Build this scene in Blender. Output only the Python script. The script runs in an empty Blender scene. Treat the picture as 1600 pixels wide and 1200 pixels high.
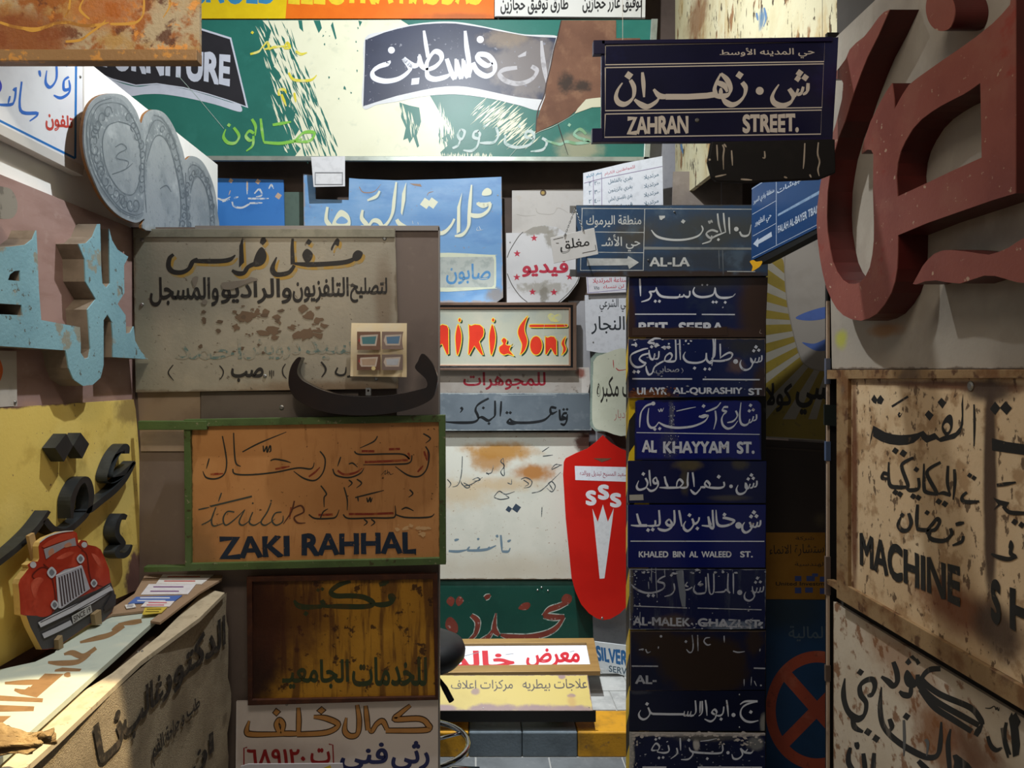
import bpy, bmesh, math, random
from mathutils import Vector, Matrix
from mathutils.geometry import tessellate_polygon

SC = bpy.context.scene
COL = SC.collection
random.seed(7)

# ------------------------------------------------------------------ camera
# 27 mm lens, level, looking along +Y; vanishing point of the aisle at photo pixel (740, 575)
F, CX, CY, H = 1200.0, 740.0, 575.0, 1.6
cam = bpy.data.cameras.new('camera')
cam_o = bpy.data.objects.new('camera', cam)
COL.objects.link(cam_o)
cam_o.location = (0, 0, H)
cam_o.rotation_euler = (math.pi / 2, 0, 0)
cam.sensor_width = 36.0
cam.lens = 36.0 * F / 1600
cam.shift_x = (800 - CX) / 1600
cam.shift_y = -(600 - CY) / 1600
cam.clip_start = 0.05
SC.camera = cam_o

# ------------------------------------------------------------------ world, lights, exposure
world = bpy.data.worlds.new('world')
SC.world = world
world.use_nodes = True
bg = world.node_tree.nodes['Background']
bg.inputs[0].default_value = (0.90, 0.86, 0.82, 1)
bg.inputs[1].default_value = 0.18


def spot(name, loc, target, power, color, angle, blend=0.5, radius=0.03):
    l = bpy.data.lights.new(name, 'SPOT')
    l.energy = power
    l.color = color
    l.spot_size = math.radians(angle)
    l.spot_blend = blend
    l.shadow_soft_size = radius
    o = bpy.data.objects.new(name, l)
    COL.objects.link(o)
    o.location = loc
    o.rotation_euler = (Vector(target) - Vector(loc)).to_track_quat('-Z', 'Y').to_euler()
    return o


spot('back_spotlight', (-0.10, 2.12, 3.42), (-0.10, 3.6, 1.6), 138, (0.93, 0.97, 1.0), 150, 0.5, 0.025)
spot('low_spotlight', (0.05, 3.02, 3.45), (0.05, 3.52, 0.4), 480, (0.93, 0.97, 1.0), 44, 0.9, 0.025)
spot('counter_spotlight', (0.15, 1.00, 3.2), (-0.84, 1.36, 0.8), 620, (1.0, 0.80, 0.50), 17, 0.12, 0.02)
spot('sign_spotlight', (-0.45, 0.7, 2.9), (-0.95, 1.75, 2.35), 34, (1.0, 0.88, 0.70), 60, 0.6, 0.05)
area = bpy.data.lights.new('aisle_fill_light', 'AREA')  # unseen fill lamp added behind the camera to brighten the sign fronts
area.shape = 'RECTANGLE'
area.size, area.size_y = 1.0, 0.5
area.energy = 17
area.color = (1.0, 0.90, 0.78)
area_o = bpy.data.objects.new('aisle_fill_light', area)
COL.objects.link(area_o)
area_o.location = (-0.2, 0.5, 3.3)
area_o.rotation_euler = (math.radians(28), 0, 0)

SC.view_settings.view_transform = 'Standard'
SC.view_settings.look = 'None'
SC.view_settings.exposure = 0.0
SC.view_settings.gamma = 1.0
SC.view_settings.use_curve_mapping = False


# ------------------------------------------------------------------ colours and materials
def lin(c):
    if isinstance(c, str):
        c = [int(c[i:i + 2], 16) / 255 for i in (0, 2, 4)]
        return tuple(x / 12.92 if x <= 0.04045 else ((x + 0.055) / 1.055) ** 2.4 for x in c) + (1,)
    return tuple(c)[:3] + (1,)


class NT:
    def __init__(s, m):
        s.t = m.node_tree
        s.n = s.t.nodes

    def new(s, kind, **kw):
        n = s.n.new(kind)
        for k, v in kw.items():
            setattr(n, k, v)
        return n

    def link(s, a, b):
        s.t.links.new(a, b)

    def math(s, op, a, b=None):
        n = s.new('ShaderNodeMath', operation=op)
        for i, x in enumerate((a, b)):
            if x is None:
                continue
            if isinstance(x, (int, float)):
                n.inputs[i].default_value = x
            else:
                s.link(x, n.inputs[i])
        return n.outputs[0]

    def rng(s, v, a, b, c=0.0, d=1.0):
        n = s.new('ShaderNodeMapRange')
        n.interpolation_type = 'SMOOTHSTEP'
        s.link(v, n.inputs[0])
        for i, x in enumerate((a, b, c, d)):
            n.inputs[i + 1].default_value = x
        return n.outputs[0]

    def noise(s, co, scale, detail=4, stretch=None, seed=0.0, rough=0.6):
        if stretch or seed:
            mp = s.new('ShaderNodeMapping')
            mp.inputs['Scale'].default_value = stretch or (1, 1, 1)
            mp.inputs['Location'].default_value = (seed, seed * 0.7, seed * 0.3)
            s.link(co, mp.inputs[0])
            co = mp.outputs[0]
        n = s.new('ShaderNodeTexNoise')
        n.inputs['Scale'].default_value = scale
        n.inputs['Detail'].default_value = detail
        n.inputs['Roughness'].default_value = rough
        s.link(co, n.inputs['Vector'])
        return n.outputs[0]

    def mix(s, f, a, b):
        n = s.new('ShaderNodeMix', data_type='RGBA')
        for sock, x in ((n.inputs[0], f), (n.inputs[6], a), (n.inputs[7], b)):
            if isinstance(x, (int, float)):
                sock.default_value = x
            elif isinstance(x, tuple):
                sock.default_value = x
            else:
                s.link(x, sock)
        return n.outputs[2]


_seed = [0.0]


def N(color, scale, lo, hi, amt=1.0, stretch=None, detail=5):
    """A layer of worn paint, dirt or rust that follows noise."""
    return ('n', color, scale, lo, hi, amt, stretch, detail)


def mat(name, base, rough=0.5, metal=0.0, layers=(), bump=0.0, bscale=90, spec=0.4, sign=None):
    """Procedural paint: base colour, then layers N(...) over the whole face, ('b', colour, px, py, rx, ry, soft, amt,
    nscale, nstr, stretch) stains at a place of the sign, ('e', colour, width, amt, nscale) wear along the edges."""
    m = bpy.data.materials.new(name)
    m.use_nodes = True
    t = NT(m)
    b = t.n['Principled BSDF']
    b.inputs['Roughness'].default_value = rough
    b.inputs['Metallic'].default_value = metal
    b.inputs['Specular IOR Level'].default_value = spec
    col = lin(base)
    if layers or bump:
        co = t.new('ShaderNodeTexCoord').outputs['Object']
    for L in layers:
        _seed[0] += 3.17
        sd = _seed[0] % 50
        if L[0] == 'n':
            _, c, sc, lo, hi, amt, st, det = L
            k = t.rng(t.noise(co, sc, det, st, sd), 0.5 + (lo - 0.5) * 0.76, 0.5 + (hi - 0.5) * 0.76, 0, amt)
        elif L[0] == 'b':
            _, c, px, py, rx, ry, soft, amt, nsc, nst, st = (tuple(L) + (None,) * 11)[:11]
            u, v = sign.uv(px, py)
            u1, v1 = sign.uv(px + rx, py)
            u2, v2 = sign.uv(px, py - ry)
            mp = t.new('ShaderNodeMapping', vector_type='TEXTURE')
            mp.inputs['Location'].default_value = (u, v, 0)
            mp.inputs['Scale'].default_value = (max(abs(u1 - u), 1e-4), max(abs(v2 - v), 1e-4), 1)
            t.link(co, mp.inputs[0])
            vm = t.new('ShaderNodeVectorMath', operation='LENGTH')
            t.link(mp.outputs[0], vm.inputs[0])
            nz = t.noise(co, nsc, 6, st, sd)
            d = t.math('ADD', vm.outputs['Value'], t.math('MULTIPLY', t.math('SUBTRACT', nz, 0.5), nst))
            k = t.rng(d, 1 + soft, 1 - soft, 0, amt)
        else:
            _, c, wd, amt, nsc = L
            u0, v0, u1, v1 = sign.box
            sx = t.new('ShaderNodeSeparateXYZ')
            t.link(co, sx.inputs[0])
            dx = t.math('SUBTRACT', (u1 - u0) / 2, t.math('ABSOLUTE', t.math('SUBTRACT', sx.outputs[0], (u0 + u1) / 2)))
            dy = t.math('SUBTRACT', (v1 - v0) / 2, t.math('ABSOLUTE', t.math('SUBTRACT', sx.outputs[1], (v0 + v1) / 2)))
            d = t.math('MINIMUM', dx, dy)
            d = t.math('ADD', d, t.math('MULTIPLY', t.math('SUBTRACT', t.noise(co, nsc, 6, None, sd), 0.5), wd * 3))
            k = t.rng(d, wd, wd * 0.2, 0, amt)
        col = t.mix(k, col, lin(c))
    if isinstance(col, tuple):
        b.inputs['Base Color'].default_value = col
    else:
        t.link(col, b.inputs['Base Color'])
    if bump:
        bp = t.new('ShaderNodeBump')
        bp.inputs['Strength'].default_value = bump
        bp.inputs['Distance'].default_value = 0.004
        t.link(t.noise(co, bscale, 4), bp.inputs['Height'])
        t.link(bp.outputs[0], b.inputs['Normal'])
    return m


_mc = {}


def flat(c, rough=0.5, metal=0.0):
    k = (c, rough, metal)
    if k not in _mc:
        _mc[k] = mat('paint_' + c, c, rough, metal, [N(tuple(x * 0.75 for x in lin(c)[:3]), 40, 0.45, 0.75, 0.45)])
    return _mc[k]


# ------------------------------------------------------------------ planes and pixel rays
class Plane:
    """A real plane in the room: origin o, right u, up v, normal n towards the viewer."""

    def __init__(s, o, u, v):
        s.o, s.u, s.v = Vector(o), Vector(u).normalized(), Vector(v).normalized()
        s.n = s.u.cross(s.v).normalized()
        s.v = s.n.cross(s.u)

    def uv(s, px, py, h=0.0):
        d = Vector(((px - CX) / F, 1, -(py - CY) / F))
        c = Vector((0, 0, H))
        t = (s.o + s.n * h - c).dot(s.n) / d.dot(s.n)
        p = c + d * t - s.o
        return p.dot(s.u), p.dot(s.v)

    def matrix(s):
        m = Matrix((s.u, s.v, s.n)).transposed().to_4x4()
        m.translation = s.o
        return m


def at(px, py, Y):
    return Vector(((px - CX) / F * Y, Y, H - (py - CY) / F * Y))


def front(px, py, Y, yaw=0.0):
    a = math.radians(yaw)
    return Plane(at(px, py, Y), (math.cos(a), -math.sin(a), 0), (0, 0, 1))


def left_side(x, px, py):
    Y = x * F / (px - CX)
    return Plane(at(px, py, Y), (0, 1, 0), (0, 0, 1))


def right_side(x, px, py):
    Y = x * F / (px - CX)
    return Plane(at(px, py, Y), (0, -1, 0), (0, 0, 1))


def three(a, b, c):
    """plane with origin a, right towards b, up towards c"""
    return Plane(a, b - a, c - a)


# ------------------------------------------------------------------ mesh helpers
class MB:
    def __init__(s):
        s.v, s.f = [], []

    def add(s, vs, fs):
        k = len(s.v)
        s.v += [tuple(x) for x in vs]
        s.f += [tuple(i + k for i in f) for f in fs]

    def box(s, a, b):
        (x0, y0, z0), (x1, y1, z1) = a, b
        s.add([(x0, y0, z0), (x1, y0, z0), (x1, y1, z0), (x0, y1, z0), (x0, y0, z1), (x1, y0, z1), (x1, y1, z1), (x0, y1, z1)],
              [(0, 3, 2, 1), (4, 5, 6, 7), (0, 1, 5, 4), (1, 2, 6, 5), (2, 3, 7, 6), (3, 0, 4, 7)])

    def fill(s, loops, h):
        pts = [p for lp in loops for p in lp]
        tri = tessellate_polygon([[Vector((x, y, 0)) for x, y in lp] for lp in loops])
        s.add([(x, y, h) for x, y in pts], tri)

    def prism(s, loops, h0, h1):
        loops = [lp if (area2(lp) > 0) == (i == 0) else lp[::-1] for i, lp in enumerate(loops)]
        tri = tessellate_polygon([[Vector((x, y, 0)) for x, y in lp] for lp in loops])
        pts = [p for lp in loops for p in lp]
        n = len(pts)
        fs = []
        for t in tri:
            a, b, c = (pts[i] for i in t)
            if (b[0] - a[0]) * (c[1] - a[1]) - (b[1] - a[1]) * (c[0] - a[0]) < 0:
                t = t[::-1]
            fs.append(tuple(i + n for i in t))
            fs.append(tuple(t[::-1]))
        k = 0
        for lp in loops:
            m = len(lp)
            for i in range(m):
                j = (i + 1) % m
                fs.append((k + i, k + j, n + k + j, n + k + i))
            k += m
        s.add([(x, y, h0) for x, y in pts] + [(x, y, h1) for x, y in pts], fs)

    def tube(s, pts, r, seg=8, closed=False):
        pts = [Vector(p) for p in pts]
        n = len(pts)
        vs, fs = [], []
        up = Vector((0.13, 0.21, 0.97))
        for i, p in enumerate(pts):
            d = (pts[(i + 1) % n] - pts[i - 1]) if closed or 0 < i < n - 1 else (pts[1] - pts[0] if i == 0 else pts[-1] - pts[-2])
            d.normalize()
            a = d.cross(up).normalized()
            b = d.cross(a)
            rr = r[i] if isinstance(r, (list, tuple)) else r
            vs += [p + (a * math.cos(2 * math.pi * k / seg) + b * math.sin(2 * math.pi * k / seg)) * rr for k in range(seg)]
        for i in range(n if closed else n - 1):
            for k in range(seg):
                a0, a1 = i * seg + k, i * seg + (k + 1) % seg
                b0, b1 = (i + 1) % n * seg + k, (i + 1) % n * seg + (k + 1) % seg
                fs.append((a0, b0, b1, a1))
        if not closed:
            fs.append(tuple(range(seg)))
            fs.append(tuple(range((n - 1) * seg, n * seg))[::-1])
        s.add(vs, fs)

    def lathe(s, prof, c=(0, 0, 0), seg=40):
        vs, fs = [], []
        for r, z in prof:
            vs += [(c[0] + r * math.cos(2 * math.pi * k / seg), c[1] + r * math.sin(2 * math.pi * k / seg), c[2] + z) for k in range(seg)]
        for i in range(len(prof) - 1):
            for k in range(seg):
                fs.append((i * seg + k, i * seg + (k + 1) % seg, (i + 1) * seg + (k + 1) % seg, (i + 1) * seg + k))
        s.add(vs, fs)

    def build(s, name, m, parent=None, smooth=False, bevel=0.0):
        me = bpy.data.meshes.new(name)
        me.from_pydata(s.v, [], s.f)
        me.update()
        if m:
            me.materials.append(m)
        if smooth:
            for p in me.polygons:
                p.use_smooth = True
        o = bpy.data.objects.new(name, me)
        COL.objects.link(o)
        if parent:
            o.parent = parent
        if bevel:
            bv = o.modifiers.new('bevel', 'BEVEL')
            bv.width = bevel
            bv.segments = 2
            bv.limit_method = 'ANGLE'
        return o


def area2(lp):
    return sum(lp[i - 1][0] * lp[i][1] - lp[i][0] * lp[i - 1][1] for i in range(len(lp)))


def smooth(pts, closed=False, k=6):
    n = len(pts)
    if n < 3:
        return list(pts)
    out = []
    for i in range(n if closed else n - 1):
        p0 = pts[i - 1] if closed or i > 0 else pts[0]
        p1, p2 = pts[i], pts[(i + 1) % n]
        p3 = pts[(i + 2) % n] if closed or i + 2 < n else pts[-1]
        for j in range(k):
            t = j / k
            out.append(tuple(0.5 * (2 * b + (c - a) * t + (2 * a - 5 * b + 4 * c - d) * t * t + (3 * b - a - 3 * c + d) * t ** 3)
                             for a, b, c, d in zip(p0, p1, p2, p3)))
    if not closed:
        out.append(tuple(pts[-1]))
    return out


def ribbon(pts, w, ang=None, tmin=0.45, closed=False):
    """outline of a pen stroke; points (x, y, width factor) in pixels, pen nib held at ang degrees"""
    L, R = [], []
    n = len(pts)
    for i in range(n):
        if closed:
            a, b = pts[i - 1], pts[(i + 1) % n]
        else:
            a, b = pts[max(i - 1, 0)], pts[min(i + 1, n - 1)]
        dx, dy = b[0] - a[0], b[1] - a[1]
        l = math.hypot(dx, dy) or 1
        dx, dy = dx / l, dy / l
        k = pts[i][2] * w / 2
        if ang is not None:
            th = math.atan2(-dy, dx)
            k *= tmin + (1 - tmin) * abs(math.sin(th - math.radians(ang)))
        L.append((pts[i][0] - dy * k, pts[i][1] + dx * k))
        R.append((pts[i][0] + dy * k, pts[i][1] - dx * k))
    return L, R


# ------------------------------------------------------------------ Arabic letter shapes and font outlines
_AR = {}
for ch, base, n in [('ا', 0xFE8D, 2), ('أ', 0xFE83, 2), ('إ', 0xFE87, 2), ('آ', 0xFE81, 2), ('ب', 0xFE8F, 4), ('ة', 0xFE93, 2),
                    ('ت', 0xFE95, 4), ('ث', 0xFE99, 4), ('ج', 0xFE9D, 4), ('ح', 0xFEA1, 4), ('خ', 0xFEA5, 4), ('د', 0xFEA9, 2),
                    ('ذ', 0xFEAB, 2), ('ر', 0xFEAD, 2), ('ز', 0xFEAF, 2), ('س', 0xFEB1, 4), ('ش', 0xFEB5, 4), ('ص', 0xFEB9, 4),
                    ('ض', 0xFEBD, 4), ('ط', 0xFEC1, 4), ('ظ', 0xFEC5, 4), ('ع', 0xFEC9, 4), ('غ', 0xFECD, 4), ('ف', 0xFED1, 4),
                    ('ق', 0xFED5, 4), ('ك', 0xFED9, 4), ('ل', 0xFEDD, 4), ('م', 0xFEE1, 4), ('ن', 0xFEE5, 4), ('ه', 0xFEE9, 4),
                    ('و', 0xFEED, 2), ('ى', 0xFEEF, 2), ('ي', 0xFEF1, 4), ('لا', 0xFEFB, 2), ('لأ', 0xFEF7, 2)]:
    _AR[ch] = (base, n)
_AR['ـ'] = (0x640, 0)


def shape(txt):
    toks, i = [], 0
    while i < len(txt):
        if txt[i:i + 2] in _AR:
            toks.append(txt[i:i + 2])
            i += 2
        else:
            toks.append(txt[i])
            i += 1
    dual = lambda t: t in _AR and _AR[t][1] in (4, 0)
    out = []
    for i, t in enumerate(toks):
        if t not in _AR or _AR[t][1] == 0:
            out.append(t)
            continue
        base, n = _AR[t]
        pr = i > 0 and dual(toks[i - 1])
        nx = n == 4 and i + 1 < len(toks) and toks[i + 1] in _AR
        out.append(chr(base + (3 if pr and nx else 1 if pr else 2 if nx else 0)))
    return ''.join(reversed(out))


_fc = {}
DIG = '٠١٢٣٤٥٦٧٨٩'


def contours(txt):
    if txt in _fc:
        return _fc[txt]
    c = bpy.data.curves.new('outline', 'FONT')
    c.body = shape(txt) if any(t in _AR for t in txt) else txt
    o = bpy.data.objects.new('outline', c)
    COL.objects.link(o)
    dg = bpy.context.evaluated_depsgraph_get()
    cu = o.evaluated_get(dg).to_curve(dg)
    loops = []
    for sp in cu.splines:
        pts = []
        bp = sp.bezier_points
        n = len(bp)
        for i in range(n):
            a, b = bp[i], bp[(i + 1) % n]
            p0, p1, p2, p3 = a.co.xy, a.handle_right.xy, b.handle_left.xy, b.co.xy
            st = (p1 - p0).length + (p2 - p1).length + (p3 - p2).length
            if st < 1e-5:
                continue
            straight = abs(st - (p3 - p0).length) < 1e-4
            k = 1 if straight else 4
            for j in range(k):
                t = j / k
                q = p0 * (1 - t) ** 3 + 3 * p1 * t * (1 - t) ** 2 + 3 * p2 * t * t * (1 - t) + p3 * t ** 3
                pts.append((q[0], q[1]))
        if len(pts) > 2:
            loops.append(pts)
    o.evaluated_get(dg).to_curve_clear()
    bpy.data.objects.remove(o)
    bpy.data.curves.remove(c)
    if not loops:
        _fc[txt] = ([], (0, 0, 1, 1))
        return _fc[txt]
    big = max(loops, key=lambda l: abs(area2(l)))
    sg = area2(big) > 0
    outs = [[l] for l in loops if (area2(l) > 0) == sg]
    for l in loops:
        if (area2(l) > 0) == sg:
            continue
        x, y = l[0]
        best = None
        for g in outs:
            if inside(x, y, g[0]) and (best is None or abs(area2(g[0])) < abs(area2(best[0]))):
                best = g
        if best:
            best.append(l)
    xs = [p[0] for l in loops for p in l]
    ys = [p[1] for l in loops for p in l]
    _fc[txt] = (outs, (min(xs), min(ys), max(xs), max(ys)))
    return _fc[txt]


def inside(x, y, lp):
    c = False
    for i in range(len(lp)):
        (x0, y0), (x1, y1) = lp[i - 1], lp[i]
        if (y0 > y) != (y1 > y) and x < (x1 - x0) * (y - y0) / (y1 - y0) + x0:
            c = not c
    return c


# ------------------------------------------------------------------ signs
def tagp(o, label, cat, group=None):
    o['label'] = label
    o['category'] = cat
    if group:
        o['group'] = group


class Sign:
    """One thing built on a plane; parts are its children in the plane's own metres."""

    def __init__(s, name, label, cat, P, group=None):
        s.P = P
        s.root = bpy.data.objects.new(name, None)
        COL.objects.link(s.root)
        s.root.matrix_world = P.matrix()
        s.root.empty_display_size = 0.05
        tagp(s.root, label, cat, group)
        s.lay = 0
        s.front = 0.0
        s.box = (-1, -1, 1, 1)
        s.o = (0, 0, 1)

    def at(s, ox, oy, sc):
        s.o = (ox, oy, sc)
        return s

    def uv(s, px, py, h=None):
        return s.P.uv(px, py, s.front if h is None else h)

    def c(s, x, y, h=None):
        return s.uv(s.o[0] + x / s.o[2], s.o[1] + y / s.o[2], h)

    def panel(s, pts, m, t=0.006, name='panel', h=0.0, holes=(), bevel=0.0, sm=False, local=False):
        """solid board, outline in crop pixels; m a material or a function that makes one once the box is known"""
        s.front = h
        pts = parse(pts) if isinstance(pts, str) else pts
        if len(pts) == 2:
            (a, b), (c_, d) = pts
            pts = [(a, b), (c_, b), (c_, d), (a, d)]
        if sm:
            pts = smooth([tuple(p[:2]) for p in pts], True, 5)
        lp = [s.c(p[0], p[1], h) for p in pts]
        hs = [[s.c(p[0], p[1], h) for p in (parse(q) if isinstance(q, str) else q)] for q in holes]
        xs, ys = [p[0] for p in lp], [p[1] for p in lp]
        s.box = (min(xs), min(ys), max(xs), max(ys))
        mb = MB()
        mb.prism([lp] + hs, h - t, h)
        return mb.build(name, m() if callable(m) else m, s.root, bevel=bevel)

    def loops(s, data, w=10, ang=None, tmin=0.45, h=None, dot=None):
        """pen strokes and fills as closed loops in plane metres"""
        out = []
        dot = dot or w * 0.62
        for part in data.split(';'):
            tk = part.split()
            if not tk:
                continue
            cmd = tk.pop(0) if not (tk[0][0].isdigit() or tk[0][0] == '-') else ''
            pts = [tuple(float(x) for x in q.split(',')) for q in tk]
            if cmd == 'd':
                for p in pts:
                    r = p[2] if len(p) > 2 else dot
                    x, y = p[:2]
                    q = [(x - r * 0.15, y - r), (x + r, y - r * 0.2), (x + r * 0.15, y + r), (x - r, y + r * 0.2)]
                    out.append([[s.c(a, b, h) for a, b in q]])
            elif cmd == 'o':
                for x, y, r in pts:
                    out.append([[s.c(x + r * math.cos(t * math.pi / 9), y + r * math.sin(t * math.pi / 9), h) for t in range(18)]])
            elif cmd in ('f', 'p'):
                q = [p[:2] for p in pts]
                if cmd == 'f':
                    q = smooth(q, True, 5)
                out.append([[s.c(a, b, h) for a, b in q]])
            elif cmd in ('g', 'h'):
                q = [p[:2] for p in pts]
                if cmd == 'g':
                    q = smooth(q, True, 5)
                out[-1].append([s.c(a, b, h) for a, b in q])
            elif cmd == 'r':
                (a, b), (c_, d) = pts[0][:2], pts[1][:2]
                out.append([[s.c(x, y, h) for x, y in ((a, b), (c_, b), (c_, d), (a, d))]])
            else:
                q = [(p[0], p[1], p[2] if len(p) > 2 else 1.0) for p in pts]
                if cmd != '=':
                    if len(pts[0]) < 3:
                        q[0] = q[0][:2] + (0.8,)
                    if len(pts[-1]) < 3:
                        q[-1] = q[-1][:2] + (0.45,)
                    if len(q) == 2:
                        q = [q[0], tuple((a + b) / 2 for a, b in zip(q[0][:2], q[1][:2])) + (1.0,), q[1]]
                    q = smooth(q)
                L, R = ribbon(q, w, None if cmd == '=' else ang, tmin)
                out.append(('rib', [s.c(*p, h) for p in L], [s.c(*p, h) for p in R]))
        return out

    def paint(s, data, m, w=10, ang=60, tmin=0.5, name='lettering', dot=None, dx=0, dy=0, mb=None):
        """flat paint on the front of the sign"""
        if isinstance(m, str):
            m = flat(m)
        o = s.o
        if dx or dy:
            s.o = (o[0] + dx / o[2], o[1] + dy / o[2], o[2])
        own = mb is None
        mb = mb or MB()
        if own:
            s.lay += 1
        for lp in s.loops(data, w, ang, tmin, None, dot):
            hh = s.front + 0.00012 * s.lay + random.random() * 0.00005
            if lp[0] == 'rib':
                n = len(lp[1])
                mb.add([(x, y, hh) for x, y in lp[1]] + [(x, y, hh) for x, y in lp[2]],
                       [(i, n + i, n + i + 1, i + 1) for i in range(n - 1)])
            else:
                mb.fill(lp, hh)
        s.o = o
        if own:
            return up(mb).build(name, m, s.root)

    def extrude(s, data, m, depth, w=10, ang=None, tmin=0.5, name='letter', h=None, bevel=0.0):
        h = s.front if h is None else h
        if isinstance(m, str):
            m = flat(m)
        mb = MB()
        for lp in s.loops(data, w, ang, tmin, h):
            if lp[0] == 'rib':
                lp = [lp[1] + lp[2][::-1]]
            mb.prism(lp, h - depth, h)
        return mb.build(name, m, s.root, bevel=bevel)

    def text(s, txts, m, name='lettering', bold=0.0):
        """printed or neat lettering: list of (text, box or four corners TL TR BR BL in crop pixels)"""
        if isinstance(m, str):
            m = flat(m)
        s.lay += 1
        mb = MB()
        for txt, q in txts:
            if len(q) == 4 and not isinstance(q[0], tuple):
                q = [(q[0], q[1]), (q[2], q[1]), (q[2], q[3]), (q[0], q[3])]
            tl, tr, br, bl = [Vector(s.c(*p)) for p in q]
            outs, (x0, y0, x1, y1) = contours(txt)
            if bold:
                x0, y0, x1, y1 = x0 - bold, y0 - bold, x1 + bold, y1 + bold

            def mp(p):
                a = (p[0] - x0) / ((x1 - x0) or 1)
                b = (p[1] - y0) / ((y1 - y0) or 1)
                return tuple((bl * (1 - a) + br * a) * (1 - b) + (tl * (1 - a) + tr * a) * b)
            for g in outs:
                hh = s.front + 0.00012 * s.lay + random.random() * 0.00005
                mb.fill([[mp(p) for p in lp] for lp in g], hh)
                if bold:
                    for lp in g:
                        L, R = ribbon([(p[0], p[1], 1) for p in lp], bold * 2, closed=True)
                        n = len(L)
                        mb.add([mp(p) + (hh - 0.00004,) for p in L] + [mp(p) + (hh - 0.00004,) for p in R],
                               [(i, n + i, n + (i + 1) % n, (i + 1) % n) for i in range(n)])
        return up(mb).build(name, m, s.root)

    def frame(s, outer, inner, m, depth=0.02, h=None, name='frame', bevel=0.001):
        h = s.front + 0.008 if h is None else h
        if len(outer) == 2:
            outer, inner = [[(a[0], a[1]), (b[0], a[1]), (b[0], b[1]), (a[0], b[1])] for a, b in (outer, inner)]
        mb = MB()
        mb.prism([[s.c(*p) for p in outer], [s.c(*p) for p in inner]], h - depth, h)
        return mb.build(name, m, s.root, bevel=bevel)

    def chips(s, box, n, size, m, seed=1, name='chipped_paint', asp=1.6):
        """irregular patches where the paint is gone"""
        rn = random.Random(seed)
        s.lay += 1
        mb = MB()
        for _ in range(n):
            x, y = rn.uniform(box[0], box[2]), rn.uniform(box[1], box[3])
            r = size * rn.uniform(0.25, 1.0) ** 1.5
            a = asp * rn.uniform(0.6, 1.4)
            k = rn.randint(7, 11)
            q = [(x + r * a * rn.uniform(0.35, 1.1) * math.cos(2 * math.pi * i / k), y + r * rn.uniform(0.35, 1.1) * math.sin(2 * math.pi * i / k)) for i in range(k)]
            mb.fill([[s.c(*p) for p in q]], s.front + 0.00012 * s.lay + rn.random() * 0.00005)
        return up(mb).build(name, flat(m) if isinstance(m, str) else m, s.root)

    def slivers(s, box, n, w, l, slant, m, seed=1, name='paint_streak'):
        """thin scraped streaks of paint, slant in degrees from the horizontal"""
        rn = random.Random(seed)
        s.lay += 1
        mb = MB()
        for _ in range(n):
            t = rn.random()
            x = box[0] + (box[2] - box[0]) * t + rn.uniform(-1, 1) * box[4]
            y = box[1] + (box[3] - box[1]) * t + rn.uniform(-1, 1) * box[4] * 0.5
            a = math.radians(slant + rn.uniform(-7, 7))
            ll, ww = l * rn.uniform(0.3, 1), w * rn.uniform(0.3, 1)
            dx, dy = math.cos(a), math.sin(a)
            q = [(x - dx * ll, y - dy * ll), (x - dy * ww * rn.uniform(.4, 1), y + dx * ww), (x + dx * ll * .5 - dy * ww * .8, y + dy * ll * .5 + dx * ww * .6), (x + dx * ll, y + dy * ll), (x + dy * ww * rn.uniform(.2, 1), y - dx * ww * .5)]
            mb.fill([[s.c(*p) for p in q]], s.front + 0.00012 * s.lay + rn.random() * 0.00005)
        return up(mb).build(name, flat(m) if isinstance(m, str) else m, s.root)

    def screws(s, pts, r=3.0, m=None, name='screw'):
        for x, y in pts:
            u, v = s.c(x, y)
            a = s.c(x + r, y)[0] - u
            mb = MB()
            mb.lathe([(0.0001, 0.003), (abs(a) * 0.6, 0.003), (abs(a), 0.0012), (abs(a), 0)], (u, v, s.front), 12)
            mb.build(name, m or METAL, s.root)


def up(mb):
    """turn every flat face towards the viewer"""
    fs = []
    for f in mb.f:
        p = [mb.v[i] for i in f]
        ar = sum(p[i - 1][0] * p[i][1] - p[i][0] * p[i - 1][1] for i in range(len(p)))
        fs.append(f if ar > 0 else f[::-1])
    mb.f = fs
    return mb


def parse(t):
    return [tuple(float(x) for x in q.split(',')) for q in t.split()]


METAL = mat('screw_metal', '9a9a96', 0.35, 0.9)


def structure(o):
    o['kind'] = 'structure'
    return o


def solid(name, a, b, m):
    mb = MB()
    mb.box(a, b)
    return structure(mb.build(name, m))
# ================================================================== the room
TAUPE = mat('taupe_wall', '5f5047', 0.7, 0, [N('4a3d36', 3, 0.4, 0.7, 0.6), N('6d5d52', 14, 0.5, 0.8, 0.4)])
DARKW = mat('dark_wall', '2c231e', 0.8, 0, [N('1c1613', 4, 0.4, 0.7, 0.6)])
WHITEW = mat('white_wall', 'f0f0ec', 0.6, 0, [N('dcdad2', 5, 0.55, 0.85, 0.4)])
MAUVE = mat('mauve_plywood', '9b7f78', 0.6, 0, [N('86685f', 5, 0.4, 0.75, 0.6, (1, 1, 4)), N('b09a92', 22, 0.6, 0.8, 0.35)])
SLAB = mat('floor_slab', '6a6e70', 0.7, 0, [N('54585a', 6, 0.35, 0.7, 0.7), N('7d8080', 45, 0.55, 0.8, 0.4)], 0.2)
PAVE = mat('pavement_stone', 'b3b4b0', 0.75, 0, [N('8d8f8d', 7, 0.4, 0.7, 0.7), N('c9c9c4', 40, 0.55, 0.8, 0.5)], 0.2)
JOINT = mat('joint_mortar', '9c9c98', 0.8)

solid('floor', (-1.6, -1.0, -0.06), (2.2, 4.1, 0.0), JOINT)
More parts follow.
